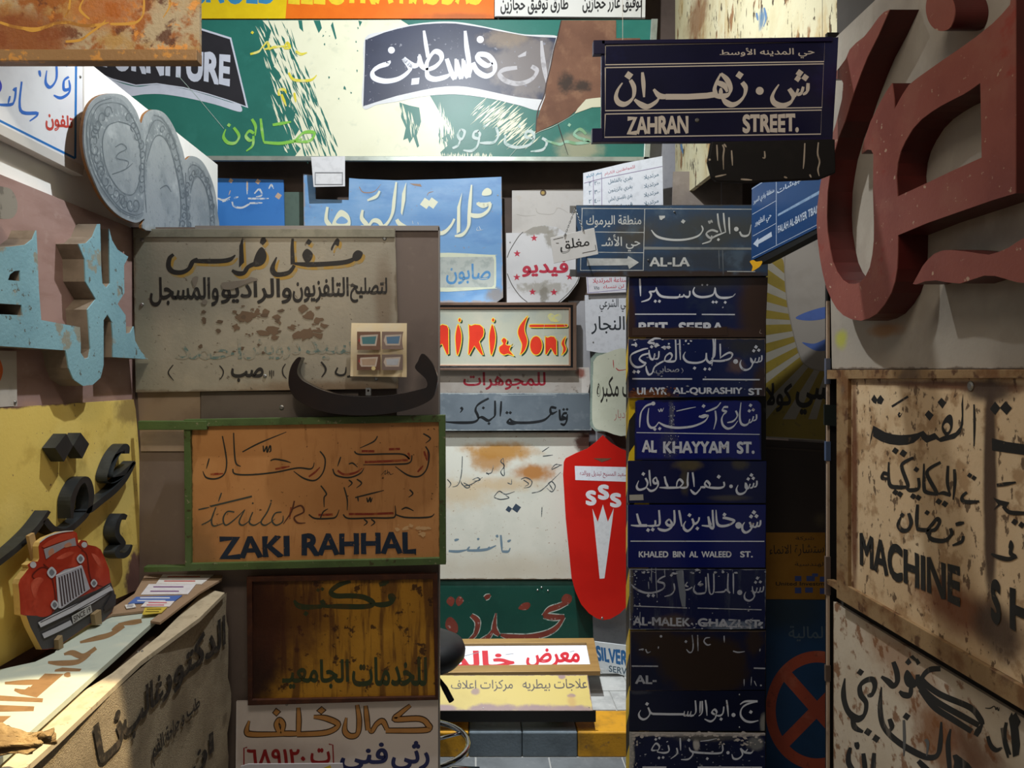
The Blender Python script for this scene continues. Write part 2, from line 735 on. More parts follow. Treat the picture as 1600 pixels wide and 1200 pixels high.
# dark slabs laid in front of the kerb, one mesh: a surface pattern of the floor
mb = MB()
for i in range(-6, 9):
    for j in range(0, 4):
        x = 0.30 * i + 0.012
        y = 3.155 - 0.30 * (j + 1)
        mb.box((x, y, 0.0), (x + 0.293, y + 0.293, 0.004))
structure(mb.build('floor_slabs', SLAB))
# kerb in painted blocks
KY = mat('kerb_yellow', 'c8901c', 0.6, 0, [N('7d5c1c', 9, 0.4, 0.75, 0.7), N('4f4740', 30, 0.62, 0.8, 0.6)], 0.25)
KG = mat('kerb_grey', '66727a', 0.6, 0, [N('4d565c', 8, 0.4, 0.75, 0.6), N('8f999d', 30, 0.65, 0.85, 0.5)], 0.25)
for k, (x0, x1, m) in enumerate([(-1.5, -0.62, KG), (-0.62, -0.02, KY), (-0.02, 0.2, KG), (0.2, 0.428, KG), (0.428, 1.03, KY), (1.03, 1.6, KG)]):
    mb = MB()
    mb.box((x0 + 0.001, 3.157, 0), (x1 - 0.001, 3.36, 0.103))
    structure(mb.build('kerb' if not k else 'kerb.%03d' % k, m, bevel=0.006))
solid('pavement', (-1.6, 3.362, 0), (2.0, 3.95, 0.099), JOINT)
mb = MB()
for i in range(-5, 7):
    for j in range(3):
        x, y = 0.2 * i + 0.03 + (0.1 if j % 2 else 0), 3.364 + 0.2 * j
        mb.box((x, y, 0.099), (x + 0.194, min(y + 0.194, 3.95), 0.103))
structure(mb.build('pavement_slabs', PAVE))

solid('wall_back', (-1.6, 3.95, 0), (2.2, 4.05, 3.75), TAUPE)
solid('wall_left', (-1.22, -0.6, 0), (-1.12, 3.36, 2.489), WHITEW)
solid('trim_1', (-1.12, -0.6, 0.0), (-1.10, 2.497, 2.05), MAUVE)          # plywood cladding on the lower wall
solid('wall_right', (1.62, 1.2, 0), (1.72, 3.95, 3.75), DARKW)
solid('ceiling', (-1.6, -0.3, 3.75), (2.2, 4.05, 3.85), DARKW)

# partition that carries the workshop, tailor and office signs
PART = mat('partition_board', '74655b', 0.55, 0, [N('60524a', 4, 0.4, 0.7, 0.5), N('86776c', 30, 0.6, 0.8, 0.3)])
pl = at(190, 355, 2.5)
pr = at(685, 355, 2.5)
solid('partition_wall', (-1.115, 2.5, 0), (pr.x, 2.535, pr.z), PART)
mb = MB()
mb.box((-1.115 + 0.21, 2.494, pr.z - 0.012), (pr.x + 0.003, 2.541, pr.z + 0.004))
mb.box((pr.x, 2.494, 0), (pr.x + 0.004, 2.541, pr.z))
structure(mb.build('trim_2', mat('partition_edge', '8d8680', 0.45, 0.2)))

# pillar with hazard stripes behind the street signs
mb = MB()
mb.box((0.532, 2.626, 0), (1.0, 2.68, 2.08))
structure(mb.build('pillar', mat('pillar_black', '161412', 0.6, 0, [N('2a2622', 20, 0.5, 0.8, 0.5)])))
stripe = MB()
for i in range(11):
    z = 0.02 + 0.2 * i
    stripe.add([(0.5315, 2.6255, z), (0.60, 2.6255, z + 0.1), (0.60, 2.6255, min(z + 0.19, 2.08)), (0.5315, 2.6255, z + 0.09)], [(0, 1, 2, 3)])
    stripe.add([(0.5315, 2.6255, z), (0.5315, 2.68, max(z - 0.07, 0)), (0.5315, 2.68, z + 0.02), (0.5315, 2.6255, z + 0.09)], [(0, 3, 2, 1)])
structure(stripe.build('pillar_marking', mat('hazard_yellow', 'e0bd1c', 0.5, 0, [N('6b5a14', 30, 0.6, 0.8, 0.6)])))

# end wall of the right-hand display and its edge of boards
solid('wall_right_near', (0.925, 0.2, 0), (1.02, 1.955, 3.0), mat('right_wall_paint', '4a4641', 0.7, 0, [N('3b3733', 4, 0.4, 0.7, 0.5)]))
mb = MB()
mb.box((0.896, 1.945, 0.0), (0.924, 1.957, 2.45))
structure(mb.build('trim_3', mat('edge_black', '14110f', 0.6)))
# ================================================================== left wall
# rusty board at the top, nearest the camera
S = Sign('rusty_sign_board', 'large rust-eaten cream sign board hanging highest at the upper left', 'sign', front(130, 40, 1.7))
m = lambda: mat('rusted_cream', 'a39478', 0.6, 0, [
    N('a07c40', 9, 0.36, 0.62, 0.9), N('8a4e16', 14, 0.5, 0.62, 0.95, None, 8), N('4d2410', 22, 0.56, 0.68, 0.9, None, 8),
    N('d08a35', 30, 0.6, 0.72, 0.8), ('b', '7a3f16', 20, 60, 90, 45, 0.4, 0.9, 14, 1.0), ('b', '9c5516', 165, 15, 60, 30, 0.5, 0.8, 20, 1.2)],
    0.6, 130, sign=S)
S.panel('-90,-130 312,-130 312,84 -90,82', m, 0.012, 'panel')
S.at(0, 0, 4)
S.paint('0,140 100,170 230,180 330,150 420,140 520,160 620,155 680,140; 440,-20 430,60 400,110; 520,0 500,60 560,120; 690,150 780,150 850,140 890,100 900,40 900,-30; 1060,-20 1060,40 1020,110; 410,260 500,250 560,210 640,150 660,120; 150,180 220,190 330,160',
        mat('worn_ochre', 'b98a35', 0.6, 0, [N('8a5a20', 25, 0.5, 0.65, 0.9)]), 20, 60)
S.at(0, 0, 1)
mb = MB()
a, b = S.uv(-90, 83), S.uv(313, 101)
mb.box((a[0], b[1], -0.012), (b[0], a[1], 0.022))
mb.build('bottom_flange', mat('rusted_flange', '8a6a45', 0.5, 0.2, [N('6a4018', 12, 0.45, 0.65, 0.8, (0.3, 1, 1)), N('c58a3c', 30, 0.6, 0.7, 0.7)], 0.3), S.root, bevel=0.002)

# white cafe sign
S = Sign('white_wall_sign', 'white sign with blue border and blue and red lettering high on the left wall', 'sign', left_side(-1.085, 60, 200))
S.at(0, 0, 4)
S.panel('-300,250 525,250 525,1038 -300,625', lambda: mat('cafe_white', 'e6e8ec', 0.35, 0, [N('d0d2d8', 8, 0.5, 0.8, 0.5)], sign=S), 0.02)
S.frame(parse('-300,250 525,250 525,1038 518,1100 -300,690'), parse('-300,252 516,252 516,1034 510,1032 -300,622'), mat('sign_edge_white', 'd2cfca', 0.4, 0.1), 0.03, 0.001)
S.paint('= 476,300 470,990; = 470,990 -200,655', '1f74c0', 14)
S.paint('d 415,405 440,400; 430,480 400,505 400,560 435,550 430,500; 437,530 430,580 380,612 335,595; 350,380 352,490 315,545 285,515 292,440; 245,440 252,480; 135,510 128,690 235,710 185,757; 100,545 90,625 60,655 -60,650; 62,600 50,650; d 90,560', '2a6cc8', 22, 65, 0.5)
S.paint('f -20,480 8,520 8,560 -20,590; d 150,395', '3a44c8', 20)
S.text([('تلفون', [(280, 675), (455, 730), (455, 825), (285, 815)])], 'c8483e', bold=0.03)
S.screws([(505, 745), (500, 480)], 5)

# silver plates cut-out
S = Sign('tray_cutout_sign', 'grey cut-out of three engraved oval metal trays mounted on the left wall', 'sign', left_side(-1.035, 220, 250))
S.at(0, 0, 4)
sil = '690,585 780,602 850,690 885,775 910,715 960,685 1030,710 1090,800 1140,930 1160,1000 1200,975 1260,1005 1310,1090 1345,1200 1360,1330 1362,1440 1230,1440 915,1440 905,1370 870,1387 830,1388 740,1345 650,1250 585,1120 540,990 524,850 545,700 600,615'
SILV = lambda: mat('tray_grey', '949b9f', 0.42, 0.25, [N('7d868b', 11, 0.42, 0.7, 0.7), N('c6ccce', 6, 0.55, 0.8, 0.6), N('5f686e', 40, 0.62, 0.75, 0.5)], 0.15, sign=S)
S.panel(smooth(parse(sil), True, 4), SILV, 0.004, 'tray_face')
mb = MB()
mb.prism([[S.c(*p, 0) for p in smooth(parse(sil), True, 4)]], -0.012, -0.0042)
mb.build('wooden_backing', mat('cutout_wood', '8a5f34', 0.6, 0, [N('6d4724', 20, 0.45, 0.7, 0.6, (1, 1, 0.2))]), S.root)
ENG = mat('engraving', '5c656c', 0.45, 0.3, [N('7e878c', 30, 0.5, 0.7, 0.5)])
eng = ['740,760 820,790 865,880 880,1000 870,1130 830,1215 760,1200 690,1110 650,1000 640,880 670,790 740,760',
       '700,640 620,660 575,740 560,850 575,990 625,1120 690,1230 760,1310 840,1345 890,1330',
       '700,640 770,660 830,740 870,830 885,900',
       '700,612 600,650 550,740 542,850 560,1000 610,1130 680,1240 760,1325 850,1362',
       '910,880 960,760 1020,770 1080,870 1120,1000 1150,1150 1165,1300 1170,1440',
       '915,1010 960,870 1010,850 1060,920 1100,1060 1125,1200 1130,1330 1115,1440', '915,900 900,1050 905,1200 915,1330',
       '1175,1060 1205,1030 1255,1060 1300,1150 1330,1270 1340,1440', '1190,1200 1215,1110 1250,1115 1290,1190 1312,1310 1312,1440',
       '1160,1080 1165,1250 1185,1440', '960,720 1010,740 1065,820 1105,920']


def curls(path, n, r):
    out = []
    pts = smooth(parse(path), False, 8)
    for i in range(n):
        x, y = pts[int((i + 0.5) / n * (len(pts) - 1))]
        s_ = 1 if i % 2 else -1
        out.append(' '.join('%.0f,%.0f' % (x + r * (1 - t / 9) * 0.62 * math.cos(s_ * t * 0.95 + i * 1.7), y + r * (1 - t / 9) * math.sin(s_ * t * 0.95 + i * 1.7)) for t in range(8)))
    return out


eng += curls('680,700 600,790 590,900 620,1040 690,1180 780,1270 860,1280', 17, 48)
eng += curls('790,720 850,820 885,940 890,1080 880,1200', 8, 36)
eng += curls('1000,800 1070,880 1110,1020 1140,1180 1150,1320 1140,1420', 10, 30)
eng += curls('1190,1120 1230,1070 1290,1130 1322,1250 1325,1400', 9, 26)
eng += curls('1170,1150 1170,1300 1180,1430', 5, 26)
eng += ['720,920 760,900 790,930 740,960 730,990 800,1010 790,1050', '700,1090 780,1060 830,1020', '1000,1180 1040,1160 1070,1200']
S.paint('f 700,600 620,630 560,730 535,860 550,1010 590,1130 660,1240 750,1330 830,1372 885,1360 900,1290 890,1100 890,900 840,740 780,640;g 740,760 680,790 640,880 650,1000 690,1110 760,1200 830,1215 870,1130 880,1000 865,880 820,790;f 960,715 1030,745 1085,840 1130,980 1150,1130 1165,1300 1170,1440 1120,1440 1130,1330 1120,1180 1090,1040 1055,920 1010,850 960,860 925,980 915,1150 915,1330 900,1200 895,1000 915,850;f 1200,1010 1255,1040 1300,1130 1335,1260 1345,1440 1312,1440 1305,1280 1270,1150 1235,1110 1200,1170 1190,1300 1190,1440 1172,1440 1165,1200 1175,1060', mat('tray_band', '838b90', 0.42, 0.25, [N('6c757b', 18, 0.42, 0.66, 0.8), N('a9b0b3', 50, 0.55, 0.68, 0.8)]), name='engraved_band')
S.paint(';'.join(eng), ENG, 9, 60, 0.6, 'engraving')

# round grey disc above the raised letter
S = Sign('round_letter_dot', 'round grey letter dot fixed to the pinkish plywood at the left edge', 'letter dot', left_side(-1.03, 10, 316))
S.at(0, 250, 4)
S.extrude('f -30,170 20,168 70,185 105,250 108,310 80,360 30,368 -30,350 -60,260', mat('dot_grey', '8f8a80', 0.6, 0, [N('5f5a52', 30, 0.55, 0.7, 0.7)]), 0.068, name='disc', h=0)

# teal raised letter
S = Sign('raised_wall_letter', 'thick raised Arabic letter in peeling light blue paint on the left wall', 'letter', left_side(-1.04, 120, 480))
S.at(0, 250, 4)
S.front = 0
TEAL = mat('peeling_teal', '7fa9b5', 0.55, 0, [N('6c95a3', 5, 0.4, 0.7, 0.6), N('8b8a7c', 10, 0.6, 0.66, 0.95, None, 9), N('57584f', 40, 0.66, 0.7, 0.9, None, 8)], 0.3, sign=S)
LSIDE = mat('letter_side_cream', '857868', 0.6, 0, [N('64584a', 10, 0.45, 0.7, 0.6)])
out = '-80,540 0,545 80,541 160,530 205,495 228,440 236,620 243,800 258,1000 500,1045 505,1130 505,1205 530,1245 555,1235 565,1180 553,1000 548,935 600,870 535,760 530,620 490,525 540,520 580,480 612,400 626,400 634,690 640,770 666,800 688,772 684,600 682,430 700,500 735,560 802,605 775,660 778,830 735,900 785,970 788,1085 815,1080 836,1040 845,1130 880,1195 925,1245 706,1232 705,1100 698,1010 672,965 648,1000 648,1160 648,1280 630,1360 580,1405 520,1412 460,1372 430,1300 418,1225 410,1190 200,1175 0,1163 -80,1163'
ol = parse(out)
holes = [parse('50,750 62,715 90,694 125,690 127,757'), parse('-60,893 135,905 140,970 -60,962')]
for nm, h0, h1, m_, in_ in (('body', -0.062, -0.003, LSIDE, 0), ('painted_face', -0.003, 0.0, TEAL, 0)):
    mb = MB()
    mb.prism([[S.c(*p, 0) for p in ol]] + [[S.c(*p, 0) for p in q] for q in holes], h0, h1)
    mb.build(nm, m_, S.root)

# small white sign with an orange shape at the very edge
S = Sign('small_wall_sign', 'small off-white sign with an orange shape below the light blue letter', 'sign', left_side(-1.092, 10, 590))
S.at(0, 500, 4)
S.panel('-200,185 103,195 108,538 -200,555', lambda: mat('edge_sign_white', 'b9b3aa', 0.6, 0, [N('8e887e', 10, 0.5, 0.8, 0.5)], sign=S), 0.007)
S.paint('f -60,225 -10,235 15,290 15,340 -10,395 -60,405', 'd2601c', name='orange_shape')
S.screws([(93, 515)], 8)

# yellow sign with black raised letters
S = Sign('yellow_letter_sign', 'tall yellow sign board with black raised Arabic letters on the left wall', 'sign', left_side(-1.088, 110, 780))
S.at(0, 500, 4)
m = lambda: mat('chipped_yellow', 'e2c76a', 0.5, 0, [N('ecd47c', 4, 0.45, 0.7, 0.6), N('b89a48', 9, 0.55, 0.75, 0.5), ('e', '6e5048', 0.008, 1.0, 18), N('6e5048', 60, 0.72, 0.76, 0.9),
         ('b', '6e5048', 212, 905, 14, 45, 0.25, 1.0, 30, 1.2), ('b', '7c6440', 205, 640, 22, 22, 0.4, 0.7, 30, 1.2)], 0.15, sign=S)
S.panel('-160,560 0,550 835,497 848,560 860,700 872,860 880,1200 893,1640 893,1672 720,1745 0,2165 -160,2260', m, 0.009)
BLK = mat('letter_black', '23272a', 0.45, 0, [N('33383b', 20, 0.45, 0.7, 0.6)])
for nm, d in (('letter', 'p 415,710 455,790 400,885 345,800;p 505,705 558,775 515,865 458,785'),
              ('letter', '795,835 792,800 770,800 725,860 690,960 700,1000 760,970 845,885;840,890 790,985 720,1065 640,1130 570,1185 540,1200;560,1195 572,1090 548,1005 505,1015 460,1110 450,1240;560,1190 520,1240 420,1320 340,1310 285,1250,0.9;310,1195,0.7 230,1310 120,1420 0,1515 -120,1600,1')):
    S.extrude(d, BLK, 0.034, 44, 60, 0.6, nm, h=0.036)
S.at(0, 800, 4).extrude('792,35 762,28 738,80 735,140 762,180 770,205 738,235 738,265 775,272 805,250 825,205', BLK, 0.034, 38, 60, 0.6, 'letter', h=0.036)

# ------------------------------------------------------------------ counter with a cloth front
ZC = 0.885
Q = lambda px, py, z=ZC: at(px, py, (H - z) * F / (py - CY))
fa, fb = Q(352, 926), Q(88, 1157)
dirv = (fa - fb).normalized()
near = fb - dirv * 0.9
far = fa
mb = MB()
pts = [(near.x - 0.006, near.y), (far.x - 0.006, far.y), (-1.098, far.y), (-1.098, near.y)]
mb.prism([pts], 0.0, ZC - 0.012)
ctr = bpy.data.objects.new('display_counter', None)
COL.objects.link(ctr)
tagp(ctr, 'low display counter with a lettered sackcloth front along the left wall', 'counter')
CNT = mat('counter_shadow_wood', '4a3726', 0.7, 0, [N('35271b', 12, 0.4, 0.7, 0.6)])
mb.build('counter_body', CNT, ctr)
# sackcloth front: a slightly wavy sheet with a torn far edge
PF = three(fb, fa, fb + Vector((0, 0, 1)))
rn = random.Random(3)
mb = MB()
L_ = (fa - fb).length
nu, nv = 60, 30
wave = lambda u, v: 0.004 + (0.007 * math.sin(u * 9 + v * 4) + 0.003 * math.sin(u * 23 - v * 13)) * min(1, -v / ZC * 3)
for i in range(nu + 1):
    for j in range(nv + 1):
        u = -0.9 + (L_ + 0.9) * i / nu
        v = -ZC + ZC * j / nv
        w = wave(u, v)
        if i == nu:
            u += 0.012 * math.sin(v * 31) + rn.uniform(-0.006, 0.006) + 0.015 * (1 - j / nv)
        mb.v.append((u, v, w))
for i in range(nu):
    for j in range(nv):
        a = i * (nv + 1) + j
        mb.f.append((a, a + nv + 1, a + nv + 2, a + 1))
SACK = mat('sackcloth', 'a8997f', 0.9, 0, [N('7d6f5a', 5, 0.42, 0.68, 0.75), N('8c7d68', 160, 0.45, 0.62, 0.6), N('5c5040', 10, 0.62, 0.78, 0.5)], 0.7, 320, 0.1)
cloth = mb.build('cloth_front', SACK, ctr, True)
cloth.matrix_world = PF.matrix()
SF = Sign('cloth_lettering', 'x', 'x', PF)
SF.front = 0.0025
SF.at(0, 960, 4)
INK = mat('cloth_ink', '2b251e', 0.9, 0, [N('5a4e3f', 60, 0.5, 0.62, 0.6)])
lt = SF.text([('الدكتور', [(985, 330), (1395, -10), (1395, 250), (1000, 560)]), ('غالب', [(740, 560), (1010, 340), (1015, 560), (750, 840)]),
              ('طب و جراحة الفم', [(925, 800), (1235, 500), (1245, 610), (935, 960)]), ('نـا', [(560, 690), (740, 540), (750, 800), (600, 960)]), ('ان', [(1190, 860), (1330, 720), (1330, 900), (1200, 1060)])], INK, bold=0.035)
for vt in lt.data.vertices:
    vt.co.z += wave(vt.co.x, vt.co.y) + 0.002
lt.parent = ctr
lt.matrix_world = PF.matrix()
del SF.root['label']
bpy.data.objects.remove(SF.root)
# pale plank along the front edge
PT = Plane((0, 0, ZC), (1, 0, 0), (0, 1, 0))


def flat_thing(name, label, cat, pts, z, t, m, o=(0, 0, 1), group=None, part='board'):
    P = Plane((0, 0, z), (1, 0, 0), (0, 1, 0))
    q = parse(pts)
    cx = sum(p[0] for p in q) / len(q) / o[2] + o[0]
    cy = sum(p[1] for p in q) / len(q) / o[2] + o[1]
    u, v = P.uv(cx, cy)
    P.o = Vector((u, v, z))
    S = Sign(name, label, cat, P, group)
    S.at(*o)
    S.panel(pts, m, t, part)
    return S


S = flat_thing('pale_plank', 'narrow pale plank along the front edge of the counter', 'plank', '322,920 351,926 312,965 220,1033 88,1157 0,1235 -80,1300 -130,1300 -20,1200 45,1140 130,1080 175,1052 250,992',
               ZC + 0.012, 0.0115, mat('pale_plank', 'c4b598', 0.6, 0, [N('a3947a', 18, 0.45, 0.7, 0.6, (1.6, 1, 1)), N('8a7c66', 50, 0.68, 0.74, 0.7)], 0.1))
S.screws([(222, 1018), (216, 1019)], 2)
S = flat_thing('weathered_wood_sign', 'pale green wooden sign with brown lettering lying flat on the counter', 'sign', '188,944 258,955 -40,1221 -160,1225 0,1046 55,1034 85,1020 100,1000 125,985',
               ZC + 0.032, 0.012, mat('pale_green_wood', 'b9c2b4', 0.6, 0, [N('a2afa6', 6, 0.42, 0.7, 0.6), N('d0cfba', 12, 0.55, 0.75, 0.5)], 0.15))
S.panel('190,952 210,962 -125,1225 -190,1225 10,1056 100,1012', CNT, 0.0195, 'batten', h=-0.0121)
S.front = 0
S.at(0, 800, 4)
S.paint('885,680 830,690 740,702; 775,712 690,765 600,790 500,815; 760,702 700,740; 600,850 520,900 450,880 400,890; 560,885 490,935 380,945 300,940; p 345,985 390,972 510,980 500,996 340,998; p 280,1010 400,1012 230,1160 140,1140; 440,1015 400,1020; 300,1060 30,1070; 190,1100 150,1125 90,1110; p -20,1145 270,1165 265,1190 -20,1180; p -40,1205 215,1215 210,1245 -40,1250; p -60,1275 70,1275 0,1330 -60,1330',
        mat('brown_stain', '8a6a45', 0.7, 0, [N('6d5234', 30, 0.45, 0.7, 0.5)]), 40, 30, 0.7)
# cards and stickers at the far end
S = flat_thing('cardboard_sheet', 'brown cardboard sheet under the printed cards at the far end of the counter', 'cardboard', '905,395 950,380 1340,380 1392,400 1385,420 1250,500 1000,690 940,680 1040,600 700,640 660,655 640,640 840,510',
               ZC + 0.040, 0.006, mat('cardboard', '9a8066', 0.8, 0, [N('7c644d', 12, 0.45, 0.7, 0.5)], 0.2), (0, 800, 4))
for k, (lab, pts, c, ink) in enumerate([
        ('white printed card with red lines, farthest on the cardboard', '1020,386 1340,388 1260,450 975,448', 'e4e0dc', 'c05a50'),
        ('white rounded card with a red and blue logo on the cardboard', '930,450 1225,450 1175,512 880,515', 'e0dde0', '7a4a80'),
        ('blue printed card with white and yellow marks on the cardboard', '850,530 1140,520 1085,560 800,572', '4f6fb5', 'dfe2ea'),
        ('white card with pink print just behind the yellow card', '910,560 1090,556 1060,590 880,590', 'e6dedc', 'c86a78'),
        ('small yellow card nearest on the cardboard', '905,598 1045,594 1010,628 890,640', 'd0b848', '7a6a20'),
        ('small white oval card at the left of the blue card', '780,580 840,572 850,592 790,602', 'e2e2e0', 'a0a0a8')]):
    S = flat_thing('printed_card', lab, 'card', pts, ZC + 0.0425 + 0.0004 * k, 0.002, flat(c), (0, 800, 4), 'printed cards on the counter', 'card')
    q = parse(pts)
    cx, cy = sum(p[0] for p in q) / 4, sum(p[1] for p in q) / 4
    w_ = (q[1][0] - q[0][0]) * 0.32
    hh = abs(q[2][1] - q[1][1]) * 0.22
    S.paint('= %f,%f %f,%f;= %f,%f %f,%f' % (cx - w_, cy - hh, cx + w_, cy - hh, cx - w_ * 1.2, cy + hh, cx + w_ * 0.7, cy + hh), ink, 7, name='print')
# crumpled sacking at the near corner
mb = MB()
rn = random.Random(5)
base = at(30, 1172, 1.29)
nu, nv = 14, 26
for i in range(nu + 1):
    for j in range(nv + 1):
        a = j / nv * 3.6 - 0.4
        r = 0.022 + 0.008 * math.sin(i * 0.9) + 0.006 * math.sin(j * 1.3 + i)
        x = base.x - 0.2 + 0.225 * i / nu
        mb.v.append((x + 0.01 * math.sin(j * 0.7), base.y - 0.02 + r * math.cos(a) * 1.3 + 0.05 * (i / nu), 0.948 + 0.012 * math.sin(i / nu * 3) + r * math.sin(a)))
for i in range(nu):
    for j in range(nv):
        a = i * (nv + 1) + j
        mb.f.append((a, a + 1, a + nv + 2, a + nv + 1))
o = mb.build('sacking_roll', mat('sacking_brown', 'a58c62', 0.9, 0, [N('6d5636', 14, 0.4, 0.7, 0.8)], 0.8, 200), None, True)
so = o.modifiers.new('thickness', 'SOLIDIFY')
so.thickness = 0.004
tagp(o, 'crumpled roll of brown sacking on the near end of the counter', 'cloth')

# ------------------------------------------------------------------ red car cut-out
A, B = at(60, 1000, 1.80), at(172, 950, 2.10)
B.z = A.z
P = Plane(A, B - A, (0, 0, 1))
S = Sign('car_cutout', 'flat wooden cut-out painted as an old red car standing on the counter', 'car cut-out', P)
S.at(0, 800, 4)
S.front = 0
body = '262,860 300,858 360,845 420,800 560,700 640,690 700,625 722,570 715,500 690,430 682,360 655,290 630,235 600,215 550,205 540,180 505,175 490,195 480,130 455,118 380,125 290,160 250,190 240,215 245,290 235,310 200,308 170,330 180,350 150,390 125,420 115,450 122,520 128,640 165,650 190,720'
S.panel(body, mat('cutout_ply', 'c8a860', 0.6, 0, [N('a88848', 20, 0.5, 0.7, 0.5)]), 0.015, 'plywood_board')
RED = mat('car_red', 'ab3420', 0.4, 0, [N('8a2416', 5, 0.4, 0.7, 0.7), N('c4513a', 9, 0.55, 0.75, 0.6), N('7a1e12', 40, 0.6, 0.75, 0.4)])
S.paint('p ' + body, RED, name='red_bodywork')
S.paint('p 150,645 165,650 190,720 262,858 300,856 360,843 420,798 560,698 640,688 700,623 721,570 714,500 692,440 600,490 330,600 250,650', '3b3a3c', name='dark_bumper_shadow')
S.paint('f 165,420 215,380 270,350 320,400 340,520 345,600 310,645 250,655 190,620 165,540', RED, name='red_wing')
S.paint('f 510,235 570,215 610,235 650,310 675,390 665,430 620,460 580,440 540,330', RED, name='red_wing')
S.paint('f 275,320 330,265 400,220 470,205 510,230 545,330 520,340 430,350 350,390 300,350', RED, name='red_bonnet')
S.paint('235,430 200,400 250,350 300,360 330,440 345,560 320,640; 505,240 540,270 560,400 590,450 640,465; 270,325 300,352 350,385; 480,205 520,240', '5f160e', 9, 0, 1, 'wing_outline')
S.paint('f 190,450 230,410 270,420 240,470 215,540;f 570,260 610,280 640,350 610,330;f 350,290 420,250 460,255 400,290', mat('red_sheen', 'c45c48', 0.35, 0, [N('a83c28', 20, 0.45, 0.65, 0.7)]), name='wing_highlight')
S.paint('o 205,330,20;o 525,205,18', 'b4b4b8', name='side_lamp')
S.paint('245,190 300,150 380,125 455,118', 'd0cec8', 9, 0, 1, 'roof_edge')
S.paint('p 258,215 300,180 380,140 460,128 470,160 380,185 270,225', 'b0402a', name='red_roof')
S.paint('p 270,232 380,190 465,160 475,210 400,220 330,262 285,295', '8f8a8e', name='windscreen')
S.paint('f 300,245 325,225 335,255 305,275;f 400,205 430,190 445,210 405,222', 'b07a60', name='driver_and_passenger')
S.paint('p 345,395 400,360 510,335 560,480 380,605 360,600', 'a8a8b2', name='grille_surround')
S.paint(';'.join('= %f,%f %f,%f' % (365 + 17 * i, 408 - 7 * i, 385 + 17.5 * i, 588 - 11.5 * i) for i in range(9)), '3a2c30', 9, name='grille_bar')
S.paint('= 345,398 505,335;= 350,405 372,600', 'c9c9d0', 9, name='grille_trim')
for x, y, r in ((318, 378, 36), (498, 293, 30), (335, 580, 30), (581, 445, 26)):
    hl = S.paint('f %f,%f %f,%f %f,%f %f,%f' % (x - r * 0.8, y, x, y - r, x + r * 0.85, y, x, y + r), 'b8bcc4', name='headlight')
    S.paint('f %f,%f %f,%f %f,%f %f,%f' % (x - r * 0.45, y, x, y - r * 0.6, x + r * 0.5, y, x, y + r * 0.6), '6d7078', name='lens').parent = hl
S.paint('= 240,708 330,660 440,610 560,555 690,470', 'c0c2ca', 40, name='bumper')
S.paint('= 262,775 350,735 440,690', 'b2b4bc', 32, name='bumper')
S.paint('= 238,728 440,632 690,492;= 245,690 450,590 690,455', '2c2a2e', 5, name='bumper_line')
S.paint('p 440,650 560,580 570,625 450,700', 'a9aaa8', name='number_plate')
S.text([('SINCE 19', [(450, 652), (555, 590), (560, 622), (455, 690)])], '3a3434', bold=0.03)
S.paint('p 590,620 630,605 635,640 595,660;p 700,500 718,520 715,580 650,620 640,600', '2d2b2d', name='tyre')
for d in ('590,640 632,610 638,700 600,708', '366,800 390,770 398,850 368,858'):
    S.panel(d, mat('foot_wood', '8f7a58', 0.6), 0.03, 'wooden_foot', h=0.012)
S.front = 0
S.panel('180,150 215,130 250,300 215,320', mat('strut_wood', 'b09060', 0.6), 0.008, 'wooden_strut', h=-0.0155)
# ================================================================== signs on the partition
S = Sign('workshop_sign', 'grey-beige metal sign with black and ochre Arabic lettering and chipped paint', 'sign', front(415, 480, 2.47))
m = lambda: mat('workshop_grey', '9d9482', 0.5, 0.1, [N('8c8675', 4, 0.4, 0.7, 0.6), N('a89d88', 12, 0.5, 0.75, 0.5), ('b', '6f7a6c', 215, 480, 30, 130, 0.7, 0.6, 9, 0.8), ('e', '6b5c48', 0.012, 0.75, 16),
          ('b', '7a6248', 520, 608, 130, 12, 0.6, 0.8, 20, 1.0), ('b', '75604a', 600, 470, 14, 60, 0.6, 0.6, 20, 1.0), N('5a4c3c', 60, 0.71, 0.75, 0.8)], 0.12, sign=S)
S.panel('208,360 617,357 622,520 622,607 212,613', m, 0.012)
mb = MB()
a, b = S.uv(209, 371), S.uv(617, 358)
mb.box((a[0], a[1], 0), (b[0], b[1], 0.004))
mb.build('top_strip', mat('zinc_strip', '8b8776', 0.45, 0.3, [N('6d6a5c', 20, 0.45, 0.7, 0.5)]), S.root, bevel=0.001)
BK = mat('workshop_black', '26221e', 0.55, 0, [N('4a443c', 40, 0.58, 0.7, 0.7)])
OC = mat('workshop_ochre', 'a3813a', 0.55, 0, [N('948665', 30, 0.5, 0.65, 0.8)])
big1 = '490,380,0.8 440,430 428,530 480,595 590,605 680,560 730,470 790,430; 745,462,0.8 900,465 1100,462 1200,440 1262,388,0.3; p 1355,158 1372,480 1308,545 1312,270; 1220,578,0.5 1290,618 1370,610 1420,540 1500,500 1600,475,0.8'
big2 = 'f 0,310 60,240 110,315 92,400 30,442 -30,430; p 50,155 88,122 112,180 72,222 40,195; 383,150,0.5 378,250,0.7 385,420,0.9; 400,430,0.7 350,500 270,525 200,520 172,460 215,345,0.3; f 482,320 530,258 592,310 570,382 520,400; d 550,188,34; 400,412,0.5 540,422 700,418 900,402 1000,375 1050,330,0.6; f 1015,305 1060,273 1112,300 1092,360 1040,388 1005,360; f 783,245 838,152 870,170 857,232 822,215 792,275'
for dx, m_ in ((30, OC), (0, BK)):
    S.at(210, 350, 8).paint(big1, m_, 64, 40, 0.75, dx=dx, dy=dx * 1.2)
    S.at(400, 350, 6.667).paint(big2, m_, 55, 40, 0.75, dx=dx * .83, dy=dx)
S.at(0, 0, 1)
